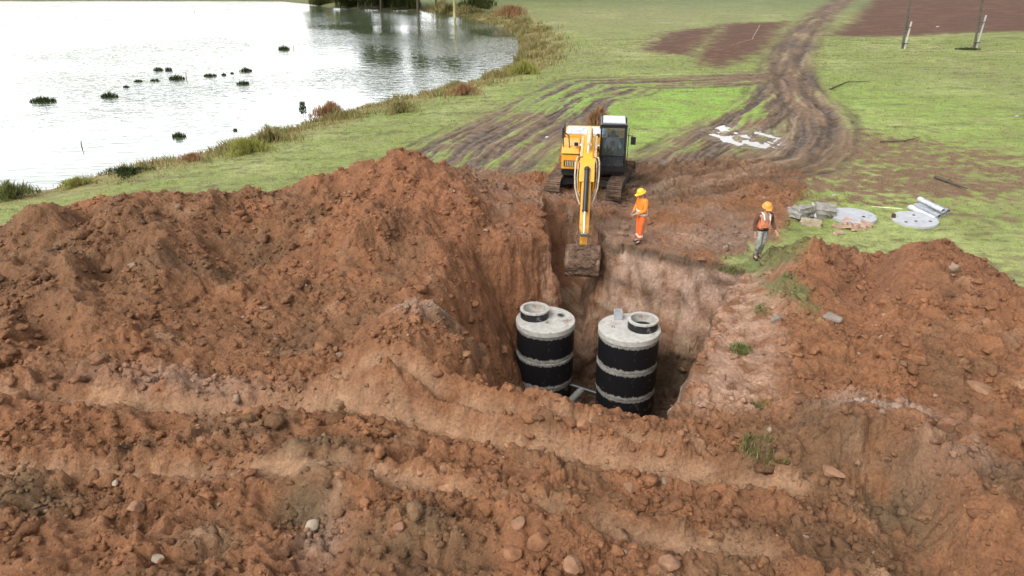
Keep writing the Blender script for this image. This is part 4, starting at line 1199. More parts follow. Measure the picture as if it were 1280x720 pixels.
stand = dict(pelvis=(0, 0, 0.95), chest=(0, 0.02, 1.28), neck=(0, 0.02, 1.47), head=(0, 0.05, 1.60), look=(0, 1, -0.15),
             shr=(0.19, 0.0, 1.38), shl=(-0.19, 0.0, 1.38), elr=(0.24, 0.0, 1.10), ell=(-0.24, 0.0, 1.10), wrr=(0.22, 0.12, 0.90), wrl=(-0.22, 0.12, 0.90),
             hpr=(0.095, 0, 0.90), hpl=(-0.095, 0, 0.90), knr=(0.10, 0.02, 0.50), knl=(-0.10, 0.02, 0.50), anr=(0.10, -0.01, 0.10), anl=(-0.10, -0.01, 0.10),
             tor=(0.115, 0.13, 0.035), tol=(-0.115, 0.13, 0.035))
w1 = dict(stand); w1.update(elr=(0.27, 0.03, 1.12), ell=(-0.26, 0.05, 1.12), wrr=(0.10, 0.24, 1.02), wrl=(-0.09, 0.26, 1.00), look=(0.1, 1, -0.45), head=(0, 0.08, 1.58),
                            knr=(0.09, 0.03, 0.5), anl=(-0.08, 0.05, 0.10), tol=(-0.09, 0.19, 0.035), knl=(-0.085, 0.06, 0.5))
p1 = P(799.5, 303.5)
pA = person(p1, R(112), 'worker in orange overalls and yellow helmet standing on the pit edge beside the bucket', w1,
            dict(jacket=M_hivis_j, trousers=M_hivis, boots=M_boot, helmet=M_helm_y, hem=-0.10, shins='rl', bands=[(0.05, 0.205, 0.168, ('reflective_band', M_refl)), (0.36, 0.195, 0.160, ('reflective_band', M_refl))]))
for z_ in (0.40, 0.30):
    pass
w2 = dict(stand); w2.update(elr=(0.27, -0.02, 1.10), wrr=(0.25, 0.06, 0.86), ell=(-0.28, -0.05, 1.12), wrl=(-0.34, 0.12, 0.90), look=(0.12, 1, -0.35),
                            knr=(0.12, 0.10, 0.52), anr=(0.12, -0.02, 0.13), tor=(0.13, 0.12, 0.045), knl=(-0.08, -0.04, 0.50), anl=(-0.06, -0.14, 0.11), tol=(-0.07, 0.0, 0.035))
p2 = P(948, 324.5)
pB = person(p2, R(188), 'worker in orange vest and camouflage trousers walking on grass near the pit corner', w2,
            dict(jacket=M_vest, sleeve=M_brownj, trousers=M_camo, boots=M_boot, helmet=M_helm_o, hem=0.06, straps=True, bands=[(0.0, 0.168, 0.135, ('dark_belt', M_black)), (0.10, 0.170, 0.137, ('dark_belt', M_black))]))
# operator in the cab
sit = dict(pelvis=(0, 0, 0.12), chest=(0, 0.03, 0.44), neck=(0, 0.04, 0.63), head=(0, 0.07, 0.76), look=(0, 1, -0.3), shr=(0.19, 0.02, 0.54), shl=(-0.19, 0.02, 0.54),
           elr=(0.27, 0.10, 0.30), ell=(-0.27, 0.10, 0.30), wrr=(0.29, 0.30, 0.27), wrl=(-0.29, 0.30, 0.27), hpr=(0.10, 0.06, 0.08), hpl=(-0.10, 0.06, 0.08),
           knr=(0.13, 0.46, 0.08), knl=(-0.13, 0.46, 0.08), anr=(0.13, 0.52, -0.28), anl=(-0.13, 0.52, -0.28), tor=(0.13, 0.64, -0.34), tol=(-0.13, 0.64, -0.34))
M_dtr = mat('dark_trousers', (0.03, 0.03, 0.04), 0.85)
so_ = rotp(UY) @ Vector((0.75, -0.42, 1.62)) * EXS
pC = person((EX[0] + so_.x, EX[1] + so_.y, so_.z), R(180) + UY, 'operator in white shirt with red chest print sitting inside the black cab', sit,
            dict(jacket=M_white_shirt, trousers=M_dtr, boots=M_boot, hem=0.0), helmet=False)
pr_ = MB().prism([(0, 0)], 0, 0) if False else MB()
pr_.ball((0, 0.165, 0.42), 0.10, (0.9, 0.22, 1.1), 2)
pr_.build('shirt_print', M_red, pC, 0, True)

# ------------------------------------------------------------------ concrete tanks
def tank_mat(name, drip):
    m, nt, b = new_mat(name)
    lk = nt.links.new
    tc = N(nt, 'ShaderNodeTexCoord')
    mp = N(nt, 'ShaderNodeMapping'); mp.inputs['Scale'].default_value = (1, 1, 0.12)
    lk(tc.outputs['Object'], mp.inputs['Vector'])
    n1 = N(nt, 'ShaderNodeTexNoise'); n1.inputs['Scale'].default_value = 9; n1.inputs['Detail'].default_value = 7; n1.inputs['Roughness'].default_value = 0.85
    lk(mp.outputs[0], n1.inputs['Vector'])
    sp = N(nt, 'ShaderNodeSeparateXYZ'); lk(tc.outputs['Object'], sp.inputs[0])
    zc = N(nt, 'ShaderNodeMath', operation='SUBTRACT'); lk(sp.outputs[2], zc.inputs[0]); zc.inputs[1].default_value = 0.445
    za = N(nt, 'ShaderNodeMath', operation='ABSOLUTE'); lk(zc.outputs[0], za.inputs[0])
    ns = N(nt, 'ShaderNodeMath', operation='MULTIPLY_ADD'); lk(n1.outputs['Fac'], ns.inputs[0]); ns.inputs[1].default_value = drip; lk(za.outputs[0], ns.inputs[2])
    th = N(nt, 'ShaderNodeMapRange'); th.inputs['From Min'].default_value = 0.325 + drip * 0.5; th.inputs['From Max'].default_value = 0.34 + drip * 0.5
    lk(ns.outputs[0], th.inputs['Value'])
    n2 = N(nt, 'ShaderNodeTexNoise'); n2.inputs['Scale'].default_value = 7; n2.inputs['Detail'].default_value = 8
    lk(tc.outputs['Object'], n2.inputs['Vector'])
    cr = N(nt, 'ShaderNodeValToRGB'); cr.color_ramp.elements[0].color = (0.15, 0.145, 0.125, 1); cr.color_ramp.elements[1].color = (0.40, 0.39, 0.36, 1)
    cr.color_ramp.elements[0].position = 0.3; cr.color_ramp.elements[1].position = 0.7
    lk(n2.outputs['Fac'], cr.inputs[0])
    # scuffs and splashes of mortar on the bitumen
    mp2 = N(nt, 'ShaderNodeMapping'); mp2.inputs['Scale'].default_value = (1, 1, 0.3); lk(tc.outputs['Object'], mp2.inputs['Vector'])
    n3 = N(nt, 'ShaderNodeTexNoise'); n3.inputs['Scale'].default_value = 11; n3.inputs['Detail'].default_value = 10; n3.inputs['Roughness'].default_value = 0.75
    lk(mp2.outputs[0], n3.inputs['Vector'])
    sc = N(nt, 'ShaderNodeMapRange'); sc.inputs['From Min'].default_value = 0.625; sc.inputs['From Max'].default_value = 0.70; sc.inputs['To Max'].default_value = 0.75
    lk(n3.outputs['Fac'], sc.inputs['Value'])
    mxb = N(nt, 'ShaderNodeMix', data_type='RGBA'); mxb.inputs['A'].default_value = (0.010, 0.010, 0.012, 1); mxb.inputs['B'].default_value = (0.30, 0.29, 0.27, 1)
    lk(sc.outputs[0], mxb.inputs['Factor'])
    mx = N(nt, 'ShaderNodeMix', data_type='RGBA'); lk(th.outputs[0], mx.inputs['Factor']); lk(mxb.outputs['Result'], mx.inputs['A']); lk(cr.outputs[0], mx.inputs['B'])
    lk(mx.outputs['Result'], b.inputs['Base Color'])
    geo = N(nt, 'ShaderNodeNewGeometry'); sg = N(nt, 'ShaderNodeSeparateXYZ'); lk(geo.outputs['Position'], sg.inputs[0])
    lowz = N(nt, 'ShaderNodeMapRange'); lowz.inputs['From Min'].default_value = -4.4; lowz.inputs['From Max'].default_value = -1.6; lowz.inputs['To Min'].default_value = 0.52; lowz.inputs['To Max'].default_value = 0.70
    lk(sg.outputs[2], lowz.inputs['Value'])
    n5 = N(nt, 'ShaderNodeTexNoise'); n5.inputs['Scale'].default_value = 3.5; n5.inputs['Detail'].default_value = 10; n5.inputs['Roughness'].default_value = 0.75
    lk(geo.outputs['Position'], n5.inputs['Vector'])
    ms = N(nt, 'ShaderNodeMath', operation='SUBTRACT'); lk(n5.outputs['Fac'], ms.inputs[0]); lk(lowz.outputs[0], ms.inputs[1])
    mm = N(nt, 'ShaderNodeMapRange'); mm.inputs['From Min'].default_value = 0.0; mm.inputs['From Max'].default_value = 0.06; mm.inputs['To Max'].default_value = 0.85
    lk(ms.outputs[0], mm.inputs['Value'])
    mxm = N(nt, 'ShaderNodeMix', data_type='RGBA'); mxm.inputs['B'].default_value = (0.22, 0.125, 0.07, 1)
    lk(mm.outputs[0], mxm.inputs['Factor']); lk(mx.outputs['Result'], mxm.inputs['A']); lk(mxm.outputs['Result'], b.inputs['Base Color'])
    rr = N(nt, 'ShaderNodeMapRange'); rr.inputs['To Min'].default_value = 0.55; rr.inputs['To Max'].default_value = 0.9
    lk(th.outputs[0], rr.inputs['Value']); lk(rr.outputs[0], b.inputs['Roughness'])
    b.inputs['Specular IOR Level'].default_value = 0.25
    bp = N(nt, 'ShaderNodeBump'); bp.inputs['Strength'].default_value = 0.5; bp.inputs['Distance'].default_value = 0.02
    lk(n3.outputs['Fac'], bp.inputs['Height']); lk(bp.outputs[0], b.inputs['Normal'])
    return m
M_ring = tank_mat('bitumen_coated_concrete', 0.32)
M_neck, _nt, _b = new_mat('neck_bitumen')
M_neck = mat('splashed_bitumen', (0.012, 0.012, 0.014), 0.5, dirt=(0.32, 0.31, 0.29), dirt_amt=0.34, scale=14)
M_hole = mat('dark_opening', (0.015, 0.014, 0.013), 0.9)
def tank(x, y, top, rad, neck_off, label, kind):
    t = thing('concrete_tank', (x, y, top), label, 'tank', 'concrete septic tanks in the pit')
    rh = 0.87
    slab = MB().lathe([(0.0, 0.0), (rad + 0.0, 0.0), (rad + 0.025, -0.02), (rad + 0.025, -0.17), (0.0, -0.17)], n=72, close=False)
    so2 = slab.build('top_slab', M_concrete, t, 0, True)
    for k in range(4):
        z1 = -0.175 - k * rh
        jr = rad + (0.012 if k % 2 else 0.0) - 0.004 * k
        ring = MB().lathe([(jr - 0.12, 0.0), (jr - 0.02, 0.0), (jr, 0.015), (jr, rh - 0.02), (jr - 0.018, rh - 0.005), (jr - 0.12, rh - 0.005)], n=72)
        r_ = ring.build('ring', M_ring, t, 0, True, loc=(0.012 * math.sin(k * 2.1 + x), 0.012 * math.cos(k * 1.7 + x), z1 - rh))
    nx_, ny_ = neck_off
    nh = 0.27
    nk = MB().lathe([(0.345, 0.003), (0.42, 0.003), (0.42, nh - 0.03), (0.345, nh - 0.03)], (0, 0, 0), 56)
    nk = nk.build('neck', M_neck, t, 0, True, loc=(nx_, ny_, 0))
    MB().lathe([(0.340, 0.0), (0.43, 0.0), (0.43, 0.05), (0.40, 0.055), (0.340, 0.05)], (0, 0, 0), 56).build('neck_rim', M_concrete, nk, 0, True, loc=(0, 0, nh - 0.045))
    MB().lathe([(0.0, 0.004), (0.34, 0.004), (0.34, 0.008), (0.0, 0.008)], (0, 0, 0), 40, False).build('opening', M_hole if kind == 2 else M_concrete_w, nk, 0)
    MB().lathe([(0.338, 0.01), (0.344, 0.01), (0.344, nh - 0.05), (0.338, nh - 0.05)], (0, 0, 0), 40).build('inner_wall', M_concrete, nk, 0, True)
    return t
tk1 = tank(0.99, 19.22, -1.54, 0.85, (-0.32, 0.17), 'left black-banded concrete tank, its neck at the left of the lid beside a round hole', 1)
MB().lathe([(0.085, 0.0), (0.12, 0.0), (0.12, 0.03), (0.085, 0.03)], n=28).build('vent_collar', M_concrete_w, tk1, 0, True, loc=(0.46, 0.20, 0.002))
MB().lathe([(0.0, 0.003), (0.085, 0.003), (0.085, 0.006), (0.0, 0.006)], n=24, close=False).build('vent_hole', M_hole, tk1, 0, loc=(0.46, 0.20, 0.003))
MB().lathe([(0.0, 0.0), (0.09, 0.0), (0.09, 0.035), (0.0, 0.035)], n=24, close=False).build('inspection_cap', M_whitecon, tk1, 0, True, loc=(0.46, -0.10, 0.002))
MB().tube([(0.0, -0.3, 0.0), (0.0, -0.3, 0.05), (0.06, -0.3, 0.05), (0.06, -0.3, 0.0)], 0.01, 6).build('lifting_loop', M_dgrey, tk1, 0)
tk2 = tank(3.31, 18.25, -1.30, 0.85, (0.36, -0.02), 'right black-banded concrete tank with a square vent stub and its neck at the right', 2)
vb = MB()
for dx, dy, sx, sy in ((-0.1, 0, 0.025, 0.22), (0.1, 0, 0.025, 0.22), (0, -0.1, 0.175, 0.025), (0, 0.1, 0.175, 0.025)):
    vb.box((dx, dy, 0.13), (sx, sy, 0.26))
vb.build('square_vent', M_whitecon, tk2, 0.004, loc=(-0.26, 0.52, 0.002))
MB().box((0, 0, 0.05), (0.17, 0.17, 0.04)).build('vent_bottom', M_hole, tk2, 0, loc=(-0.26, 0.52, 0.06))
MB().tube([(-0.50, -0.05, 0.0), (-0.50, -0.05, 0.05), (-0.45, -0.05, 0.06), (-0.42, -0.05, 0.0)], 0.01, 6).build('lifting_loop', M_dgrey, tk2, 0)
# pipes joining the tanks
M_pipe = mat('black_plastic_pipe', (0.03, 0.03, 0.03), 0.35)
M_gpipe = mat('grey_plastic_pipe', (0.20, 0.20, 0.19), 0.35, dirt=(0.2, 0.12, 0.08), dirt_amt=0.3)
pp = MB().cyl((1.70, 18.95, -3.62), (2.60, 18.55, -3.72), 0.08, n=20).build('connecting_pipe', M_pipe, None, 0, True)
tag(pp, 'black pipe running between the two tanks near the pit floor', 'pipe')
gp = MB().cyl((1.50, 18.1, -3.95), (2.10, 18.75, -3.70), 0.11, n=20)
gpo = gp.build('drain_pipe', M_gpipe, None, 0, True)
tag(gpo, 'short grey pipe lying slanted in the mud between the two tanks', 'pipe')

# ------------------------------------------------------------------ things on the grass at the right
def disc(px, py, r, th, label, tilt=(0, 0), nm='concrete_disc', grp='round concrete lids on the grass'):
    p = P(px, py)
    t = thing(nm, (p.x, p.y, p.z + 0.01), label, 'disc', grp)
    t.rotation_euler = (tilt[0], tilt[1], 0)
    MB().lathe([(0, th), (r - 0.015, th), (r, th - 0.02), (r, 0.0), (0, 0.0)], n=56, close=False).build('slab', M_whitecon, t, 0, True)
    return t
d1 = disc(1066, 273, 0.74, 0.12, 'round white concrete lid with one dark hole, nearer to the broken concrete', (0.02, 0.0))
MB().lathe([(0, 0), (0.06, 0), (0.06, 0.006), (0, 0.006)], n=16, close=False).build('lifting_hole', M_hole, d1, 0, loc=(0.25, -0.2, 0.122))
MB().lathe([(0.10, 0), (0.14, 0), (0.14, 0.03), (0.10, 0.03)], n=20).build('collar', M_whitecon, d1, 0, loc=(0.45, 0.0, 0.121))
d2 = disc(1143, 277, 0.72, 0.10, 'round white concrete lid with several dark marks lying in front of the grey pipes', (0.03, -0.03))
for a_, b_ in ((-0.1, -0.25), (0.35, -0.3), (-0.45, -0.3), (0.1, 0.3)):
    MB().lathe([(0, 0), (0.05, 0), (0.05, 0.006), (0, 0.006)], n=14, close=False).build('lifting_hole', M_hole, d2, 0, loc=(a_, b_, 0.102))
MB().box((0, 0, 0.06), (0.10, 0.12, 0.14)).build('loop_bracket', mat('rusty_bracket', (0.10, 0.05, 0.03), 0.8), d2, 0.01, loc=(-0.66, 0.15, 0.10))
# lath between the lids
q1 = P(1088, 265); q2 = P(1126, 266.5)
lt = MB().cyl((q1.x, q1.y, q1.z + 0.19), (q2.x, q2.y, q2.z + 0.16), 0.022, n=8).build('wooden_lath', mat('pale_yellow_wood', (0.62, 0.66, 0.34), 0.7), None, 0)
tag(lt, 'thin pale yellow lath bridging the two round lids', 'lath')
# grey pipes
gpl = ['grey pipe at the front of the pile behind the lids', 'second grey pipe from the front of the pile', 'grey pipe in the middle of the pile', 'grey pipe at the back of the pile', 'grey pipe lying on top of the pile behind the lids']
for k in range(5):
    a0 = P(1137 + 6.5 * k, 262 - 2.2 * k); a1 = P(1168 + 5.5 * k, 277 - 3.2 * k)
    if k == 4:
        a0 = P(1147, 257); a1 = P(1177, 272)
    ztop = 0.085 + (0.15 if k == 4 else 0)
    s_ = Vector((a0.x, a0.y, a0.z + ztop)); e_ = Vector((a1.x, a1.y, a1.z + ztop))
    t = thing('plastic_pipe', s_, gpl[k], 'pipe', 'grey pipes piled behind the lids')
    dv = e_ - s_
    M_ = mat('grey_pipe_plastic', [(0.62, 0.64, 0.68), (0.34, 0.36, 0.40), (0.50, 0.52, 0.56), (0.30, 0.31, 0.34), (0.55, 0.57, 0.62)][k], 0.5, dirt=(0.25, 0.2, 0.15), dirt_amt=0.12)
    bodym = MB().lathe([(0.072, 0), (0.083, 0), (0.083, dv.length), (0.072, dv.length)], n=20)
    bo_ = bodym.build('pipe_wall', M_, t, 0, True)
    sk = MB().lathe([(0.084, 0), (0.097, 0), (0.097, 0.16), (0.084, 0.17)], n=20).build('socket', M_, t, 0, True)
    t.rotation_euler = dv.to_track_quat('Z', 'Y').to_euler()
# broken concrete pieces
def rock_mesh(r, s, seed, sub=3, rough=0.25, flat=1.0):
    bm_ = bmesh.new(); bmesh.ops.create_icosphere(bm_, subdivisions=sub, radius=1.0)
    rg = random.Random(seed)
    cuts = [(Vector((rg.gauss(0, 1), rg.gauss(0, 1), rg.gauss(0, 1))).normalized(), rg.uniform(0.6, 0.92)) for _ in range(13)]
    for v in bm_.verts:
        for n_, d_ in cuts:
            dd = v.co.dot(n_) - d_
            if dd > 0: v.co -= n_ * dd * 0.9
        v.co += v.co.normalized() * rough * 0.18 * float(fbm(np.array([v.co.x * 2 + seed]), np.array([v.co.y * 2 + v.co.z * 1.3]), 3, 5)[0])
        v.co = Vector((v.co.x * s[0], v.co.y * s[1], v.co.z * s[2])) * r
    return bm_
def rock(name, px, py, r, s, m, label, cat, group=None, seed=1, sink=0.3, rz=0.0, e=None, rough=0.3):
    p = P(px, py)
    bm_ = rock_mesh(r, s, seed, 3, rough)
    me = bpy.data.meshes.new(name); bm_.to_mesh(me); bm_.free(); me.materials.append(m)
    o = link(bpy.data.objects.new(name, me)); o.location = (p.x, p.y, p.z + r * s[2] * (1 - sink)); o.rotation_euler = (0, 0, rz)
    return tag(o, label, cat, group)
M_bstone = mat('pale_stone', (0.42, 0.34, 0.25), 0.85, var=0.25, bump=0.5, bscale=12, dirt=MUD, dirt_amt=0.3)
M_gstone = mat('grey_stone', (0.24, 0.20, 0.165), 0.9, var=0.3, bump=0.8, bscale=12, dirt=(0.2, 0.12, 0.08), dirt_amt=0.35)
M_rstone = mat('brown_clay_lump', (0.27, 0.125, 0.06), 0.95, var=0.35, bump=1.0, bscale=14, dirt=(0.34, 0.21, 0.14), dirt_amt=0.35)
M_pstone = mat('pinkish_clay_lump', (0.27, 0.145, 0.082), 0.95, var=0.3, bump=1.0, bscale=14, dirt=(0.24, 0.13, 0.08), dirt_amt=0.3)
def slab_piece(px, py, w, d_, h_, m, label, rz, tilt=0.0, ztop=0.0, cat='concrete', seed=3):
    p = P(px, py)
    mb = MB().box((0, 0, h_ / 2), (w, d_, h_))
    bmesh.ops.subdivide_edges(mb.bm, edges=mb.bm.edges[:], cuts=3, use_grid_fill=True)
    rg = random.Random(seed)
    for v in mb.bm.verts:
        v.co += Vector((rg.uniform(-1, 1) * 0.05 * w, rg.uniform(-1, 1) * 0.05 * d_, rg.uniform(-1, 1) * 0.08 * h_))
    o = mb.build('concrete_block', m, None, 0.0); o.location = (p.x, p.y, p.z + ztop); o.rotation_euler = (tilt, 0.04, rz)
    return tag(o, label, cat, 'broken concrete pieces by the lids')
slab_piece(1001, 271, 0.75, 0.55, 0.34, M_concrete_w, 'dark weathered concrete block at the left end of the broken concrete', 0.5, -0.15, seed=3)
slab_piece(1030, 270, 0.66, 0.62, 0.36, M_concrete_w, 'grey broken concrete block touching the nearer round lid', -0.35, 0.12, seed=8)
slab_piece(1013, 282, 0.62, 0.24, 0.22, M_bstone, 'cream concrete fragment in front of the dark broken blocks', -0.25, 0, seed=5)
pa = P(1020, 279); pb = P(1011, 262)
po = MB().box((0, 0, 0), (0.07, 0.05, 0.85))
po = po.build('white_post', M_whitecon, None, 0.006)
A_ = Vector((pa.x, pa.y, pa.z + 0.05)); B_ = Vector((pb.x, pb.y - 0.1, pb.z + 0.42)); po.location = (A_ + B_) / 2; po.rotation_euler = (B_ - A_).to_track_quat('Z', 'Y').to_euler()
tag(po, 'short white post leaning on the broken concrete blocks', 'post')
M_brick = mat('pink_brick', (0.46, 0.31, 0.23), 0.9, var=0.25, bump=0.5, bscale=20, dirt=(0.36, 0.27, 0.19), dirt_amt=0.4)
bl = [(1046, 284, 'brick at the left end of the rubble row'), (1054, 282, 'brick standing at the back left of the rubble'), (1062, 280, 'brick at the back middle of the rubble'), (1070, 284, 'brick in the right half of the rubble'),
      (1078, 286, 'brick near the right end of the rubble'), (1058, 287, 'brick in the front middle of the rubble'), (1048, 293, 'flat brick lying apart in front of the rubble'), (1066, 288, 'brick in the front right of the rubble'), (1082, 283, 'last brick at the right end of the rubble')]
for k, (px, py, lb) in enumerate(bl):
    p = P(px, py)
    mb = MB().box((0, 0, 0.055), (0.30 + 0.05 * (k % 3), 0.17, 0.11))
    bmesh.ops.subdivide_edges(mb.bm, edges=mb.bm.edges[:], cuts=2, use_grid_fill=True)
    rg = random.Random(k)
    for v in mb.bm.verts: v.co += Vector((rg.uniform(-1, 1), rg.uniform(-1, 1), rg.uniform(-1, 1))) * 0.014
    o = mb.build('brick', M_brick, None, 0.0); o.location = (p.x, p.y, p.z - 0.015 + 0.03 * (k % 3)); o.rotation_euler = (0.25 * math.sin(k * 2.3), 0.3 * math.cos(k * 1.9), k * 1.1)
    tag(o, 'pinkish ' + lb, 'brick', 'bricks scattered in front of the lid')

# ------------------------------------------------------------------ stones and big clods that stand out
ST = [('stone', 389, 660, .15, (1.15, .8, .62), M_bstone, 'largest cream-white stone, on brown soil near the bottom left', 2), ('stone', 194, 692, .12, (1.1, .7, .6), M_bstone, 'oval whitish stone nearest the bottom left corner', 4),
      ('stone', 397, 671, .08, (1.0, .8, .6), M_pstone, 'small tan stone touching the largest white stone', 6), ('stone', 145, 607, .07, (1.1, .8, .6), M_bstone, 'small white stone on the pale rut at the left', 3),
      ('boulder', 706, 533, .22, (1.1, .9, .75), M_rstone, 'large brown angular lump on the berm below the left tank', 5), ('boulder', 729, 545, .15, (1, .9, .7), M_rstone, 'brown lump just right of and below the largest lump on the berm', 7),
      ('stone', 678, 537, .08, (1, .8, .7), M_pstone, 'small pinkish stone left of the largest lump on the berm', 9), ('boulder', 788, 606, .17, (1.1, .8, .45), M_pstone, 'flat pinkish-brown lump between the two ruts', 11),
      ('boulder', 170, 636, .14, (1, .9, .7), M_pstone, 'round tan lump below the left rut', 13), ('boulder', 238, 462, .16, (1.1, .9, .7), M_rstone, 'reddish-brown boulder on the left spoil slope', 12),
      ('stone', 555, 586, .085, (1.2, .9, .5), M_pstone, 'pale pink stone between the ruts below the clay bulge', 15), ('stone', 1040, 394, .24, (1.3, .8, .45), M_gstone, 'flat grey slab stone at the foot of the right heap', 17),
      ('stone', 970, 401, .16, (1.1, .8, .6), M_gstone, 'small grey rock on the clay shoulder', 19), ('stone', 1225, 487, .22, (1.4, .8, .5), M_pstone, 'pale tan stone set in the right spoil', 21),
      ('boulder', 672, 677, .19, (1, .9, .75), M_rstone, 'dark brown boulder in the cluster at the bottom middle', 23), ('boulder', 640, 690, .17, (1, .9, .7), M_rstone, 'lump left of the dark boulder at the bottom middle', 25),
      ('boulder', 648, 655, .13, (1, .9, .8), M_pstone, 'tan lump above the dark boulder at the bottom middle', 27), ('boulder', 716, 708, .16, (1.1, .9, .7), M_pstone, 'tan lump at the bottom edge right of the dark boulder', 29),
      ('boulder', 836, 712, .16, (1, .9, .7), M_pstone, 'pinkish lump at the bottom edge below the end of the near rut', 31), ('stone', 420, 441, .10, (1, .8, .7), M_pstone, 'pale stone at the foot of the left slope', 33),
      ('boulder', 1040, 592, .17, (1.3, .8, .5), M_pstone, 'pale lump at the left foot of the grey-topped mound', 35), ('stone', 500, 665, .11, (1, .8, .7), M_pstone, 'small tan stone between the white stone and the bottom boulders', 37)]
for nm, px, py, r, s, m, lb, sd_ in ST:
    rock(nm, px, py, r, s, m, lb, 'stone' if nm == 'stone' else 'boulder', 'loose stones on the spoil' if nm == 'stone' else 'clay boulders on the spoil', sd_, 0.75 if r > 0.12 else 0.45, sd_ * 0.7)

# ------------------------------------------------------------------ soil clods: uncountable crumbs of the spoil
ico = bmesh.new(); bmesh.ops.create_icosphere(ico, subdivisions=1, radius=1.0)   # 12 corners, cut into crumbs below
IV = np.array([v.co[:] for v in ico.verts]); IF = np.array([[v.index for v in f.verts] for f in ico.faces]); ico.free()
ico = bmesh.new(); bmesh.ops.create_icosphere(ico, subdivisions=2, radius=1.0)
IV2 = np.array([v.co[:] for v in ico.verts]); IF2 = np.array([[v.index for v in f.verts] for f in ico.faces]); ico.free()
def ground_col(x, y):
    i_ = np.clip(np.searchsorted(gx, x), 0, nx - 1); j_ = np.clip(np.searchsorted(gy, y), 0, ny - 1)
    return np.clip(col[j_ * nx + i_], 0.01, 0.6)
def scatter_clods(n, IVx, IFx, rmin, rmax, power, seed):
    rg = np.random.default_rng(seed)
    xs = rg.uniform(-17, 17, n * 3); ys = 6.8 + 20.5 * rg.random(n * 3) ** 1.35
    h_, mk = terrain(xs, ys, False)
    w = mk['surf'] * np.where(mk['pit'] > 0.5, np.where((xs < 0.8) | (h_ < -3.4), 0.8, 0), 1) * (0.15 + 0.85 * sstep(-0.15, 0.4, fbm(xs * 0.7, ys * 0.7, 3, 401)))
    w = w * (1 - 0.55 * mk['yard']) * np.where(np.abs(xs) < ys * 0.78 + 1.5, 1, 0)
    # more crumbs on slopes' feet
    keep = rg.random(n * 3) < w
    xs, ys = xs[keep][:n], ys[keep][:n]
    h_, mk = terrain(xs, ys, True)
    k = len(xs)
    r = rmin * (1 - rg.random(k) * (1 - (rmin / rmax) ** power)) ** (-1 / power)
    sc = np.stack([rg.uniform(0.8, 1.35, k), rg.uniform(0.7, 1.1, k), rg.uniform(0.45, 0.85, k)], 1)
    base = IVx[None] * (1 + rg.uniform(-0.42, 0.30, (k, len(IVx), 1)))
    base = base * (sc * r[:, None])[:, None, :]
    a = rg.uniform(0, 2 * np.pi, k); b_ = rg.uniform(-0.5, 0.5, k)
    x1 = base[..., 0]; y1 = base[..., 1] * np.cos(b_)[:, None] - base[..., 2] * np.sin(b_)[:, None]; z1 = base[..., 1] * np.sin(b_)[:, None] + base[..., 2] * np.cos(b_)[:, None]
    x2 = x1 * np.cos(a)[:, None] - y1 * np.sin(a)[:, None]; y2 = x1 * np.sin(a)[:, None] + y1 * np.cos(a)[:, None]
    Vv = np.stack([x2 + xs[:, None], y2 + ys[:, None], z1 + (h_ + r * sc[:, 2] * 0.12)[:, None]], -1).reshape(-1, 3)
    Ff = (IFx[None] + (np.arange(k) * len(IVx))[:, None, None]).reshape(-1, 3)
    cc = ground_col(xs, ys) * rg.uniform(0.82, 1.28, k)[:, None]
    sd2 = rg.random(k) < 0.02
    cc[sd2] = np.array([0.36, 0.25, 0.17])
    cc = np.repeat(cc, len(IVx), 0)
    return Vv, Ff, cc
parts_ = [scatter_clods(42000, IV, IF, 0.014, 0.085, 1.9, 1), scatter_clods(4600, IV2, IF2, 0.05, 0.20, 2.4, 2)]
off = 0; VV = []; FF = []; CC = []
for v_, f_, c_ in parts_:
    VV.append(v_); FF.append(f_ + off); CC.append(c_); off += len(v_)
clo = np_obj('soil_clods', np.concatenate(VV), np.concatenate(FF), M_ground)
ca_ = clo.data.color_attributes.new('Col', 'FLOAT_COLOR', 'POINT')
CC = np.concatenate(CC)
ca_.data.foreach_set('color', np.concatenate([CC, np.ones((len(CC), 1))], 1).astype(np.float32).ravel())
tag(clo, 'loose crumbs and clods of red-brown soil strewn over the spoil', 'soil clods', kind='stuff')

# ------------------------------------------------------------------ grass, reeds, shrubs
def blades(P3, hgt, wid, lean, rg, seg=2):
    """bent tapered blades rooted at P3 (n,3)"""
    n = len(P3)
    a = rg.uniform(0, 2 * np.pi, n); b = rg.uniform(0, 2 * np.pi, n)
    w = np.stack([np.cos(a), np.sin(a), 0 * a], 1) * (wid / 2)[:, None]
    ld = np.stack([np.cos(b), np.sin(b), 0 * b], 1) * (hgt * lean)[:, None]
    up = np.stack([0 * a, 0 * a, hgt], 1)
    m_ = P3 + up * 0.55 + ld * 0.3
    t_ = P3 + up + ld
    Vb = np.stack([P3 - w, P3 + w, m_ - w * 0.75, m_ + w * 0.75, t_], 1).reshape(-1, 3)
    q = np.arange(n)[:, None] * 5
    Fb = np.concatenate([q + np.array([[0, 1, 3]]), q + np.array([[0, 3, 2]]), q + np.array([[2, 3, 4]])], 0)
    return Vb, Fb
M_grass = foliage_mat('meadow_grass_blades', [(0.06, 0.10, 0.02), (0.11, 0.16, 0.04), (0.17, 0.22, 0.06), (0.24, 0.22, 0.10)])
M_reed = foliage_mat('dry_reed_blades', [(0.20, 0.19, 0.07), (0.40, 0.31, 0.15), (0.52, 0.41, 0.22), (0.22, 0.25, 0.08), (0.18, 0.22, 0.06), (0.42, 0.25, 0.12)], 0.4)
M_green = foliage_mat('green_weed_leaves', [(0.09, 0.12, 0.03), (0.17, 0.20, 0.06), (0.28, 0.27, 0.12)])
M_ywgreen = foliage_mat('yellow_green_leaves', [(0.22, 0.24, 0.06), (0.42, 0.42, 0.10), (0.34, 0.33, 0.12)], 0.4)
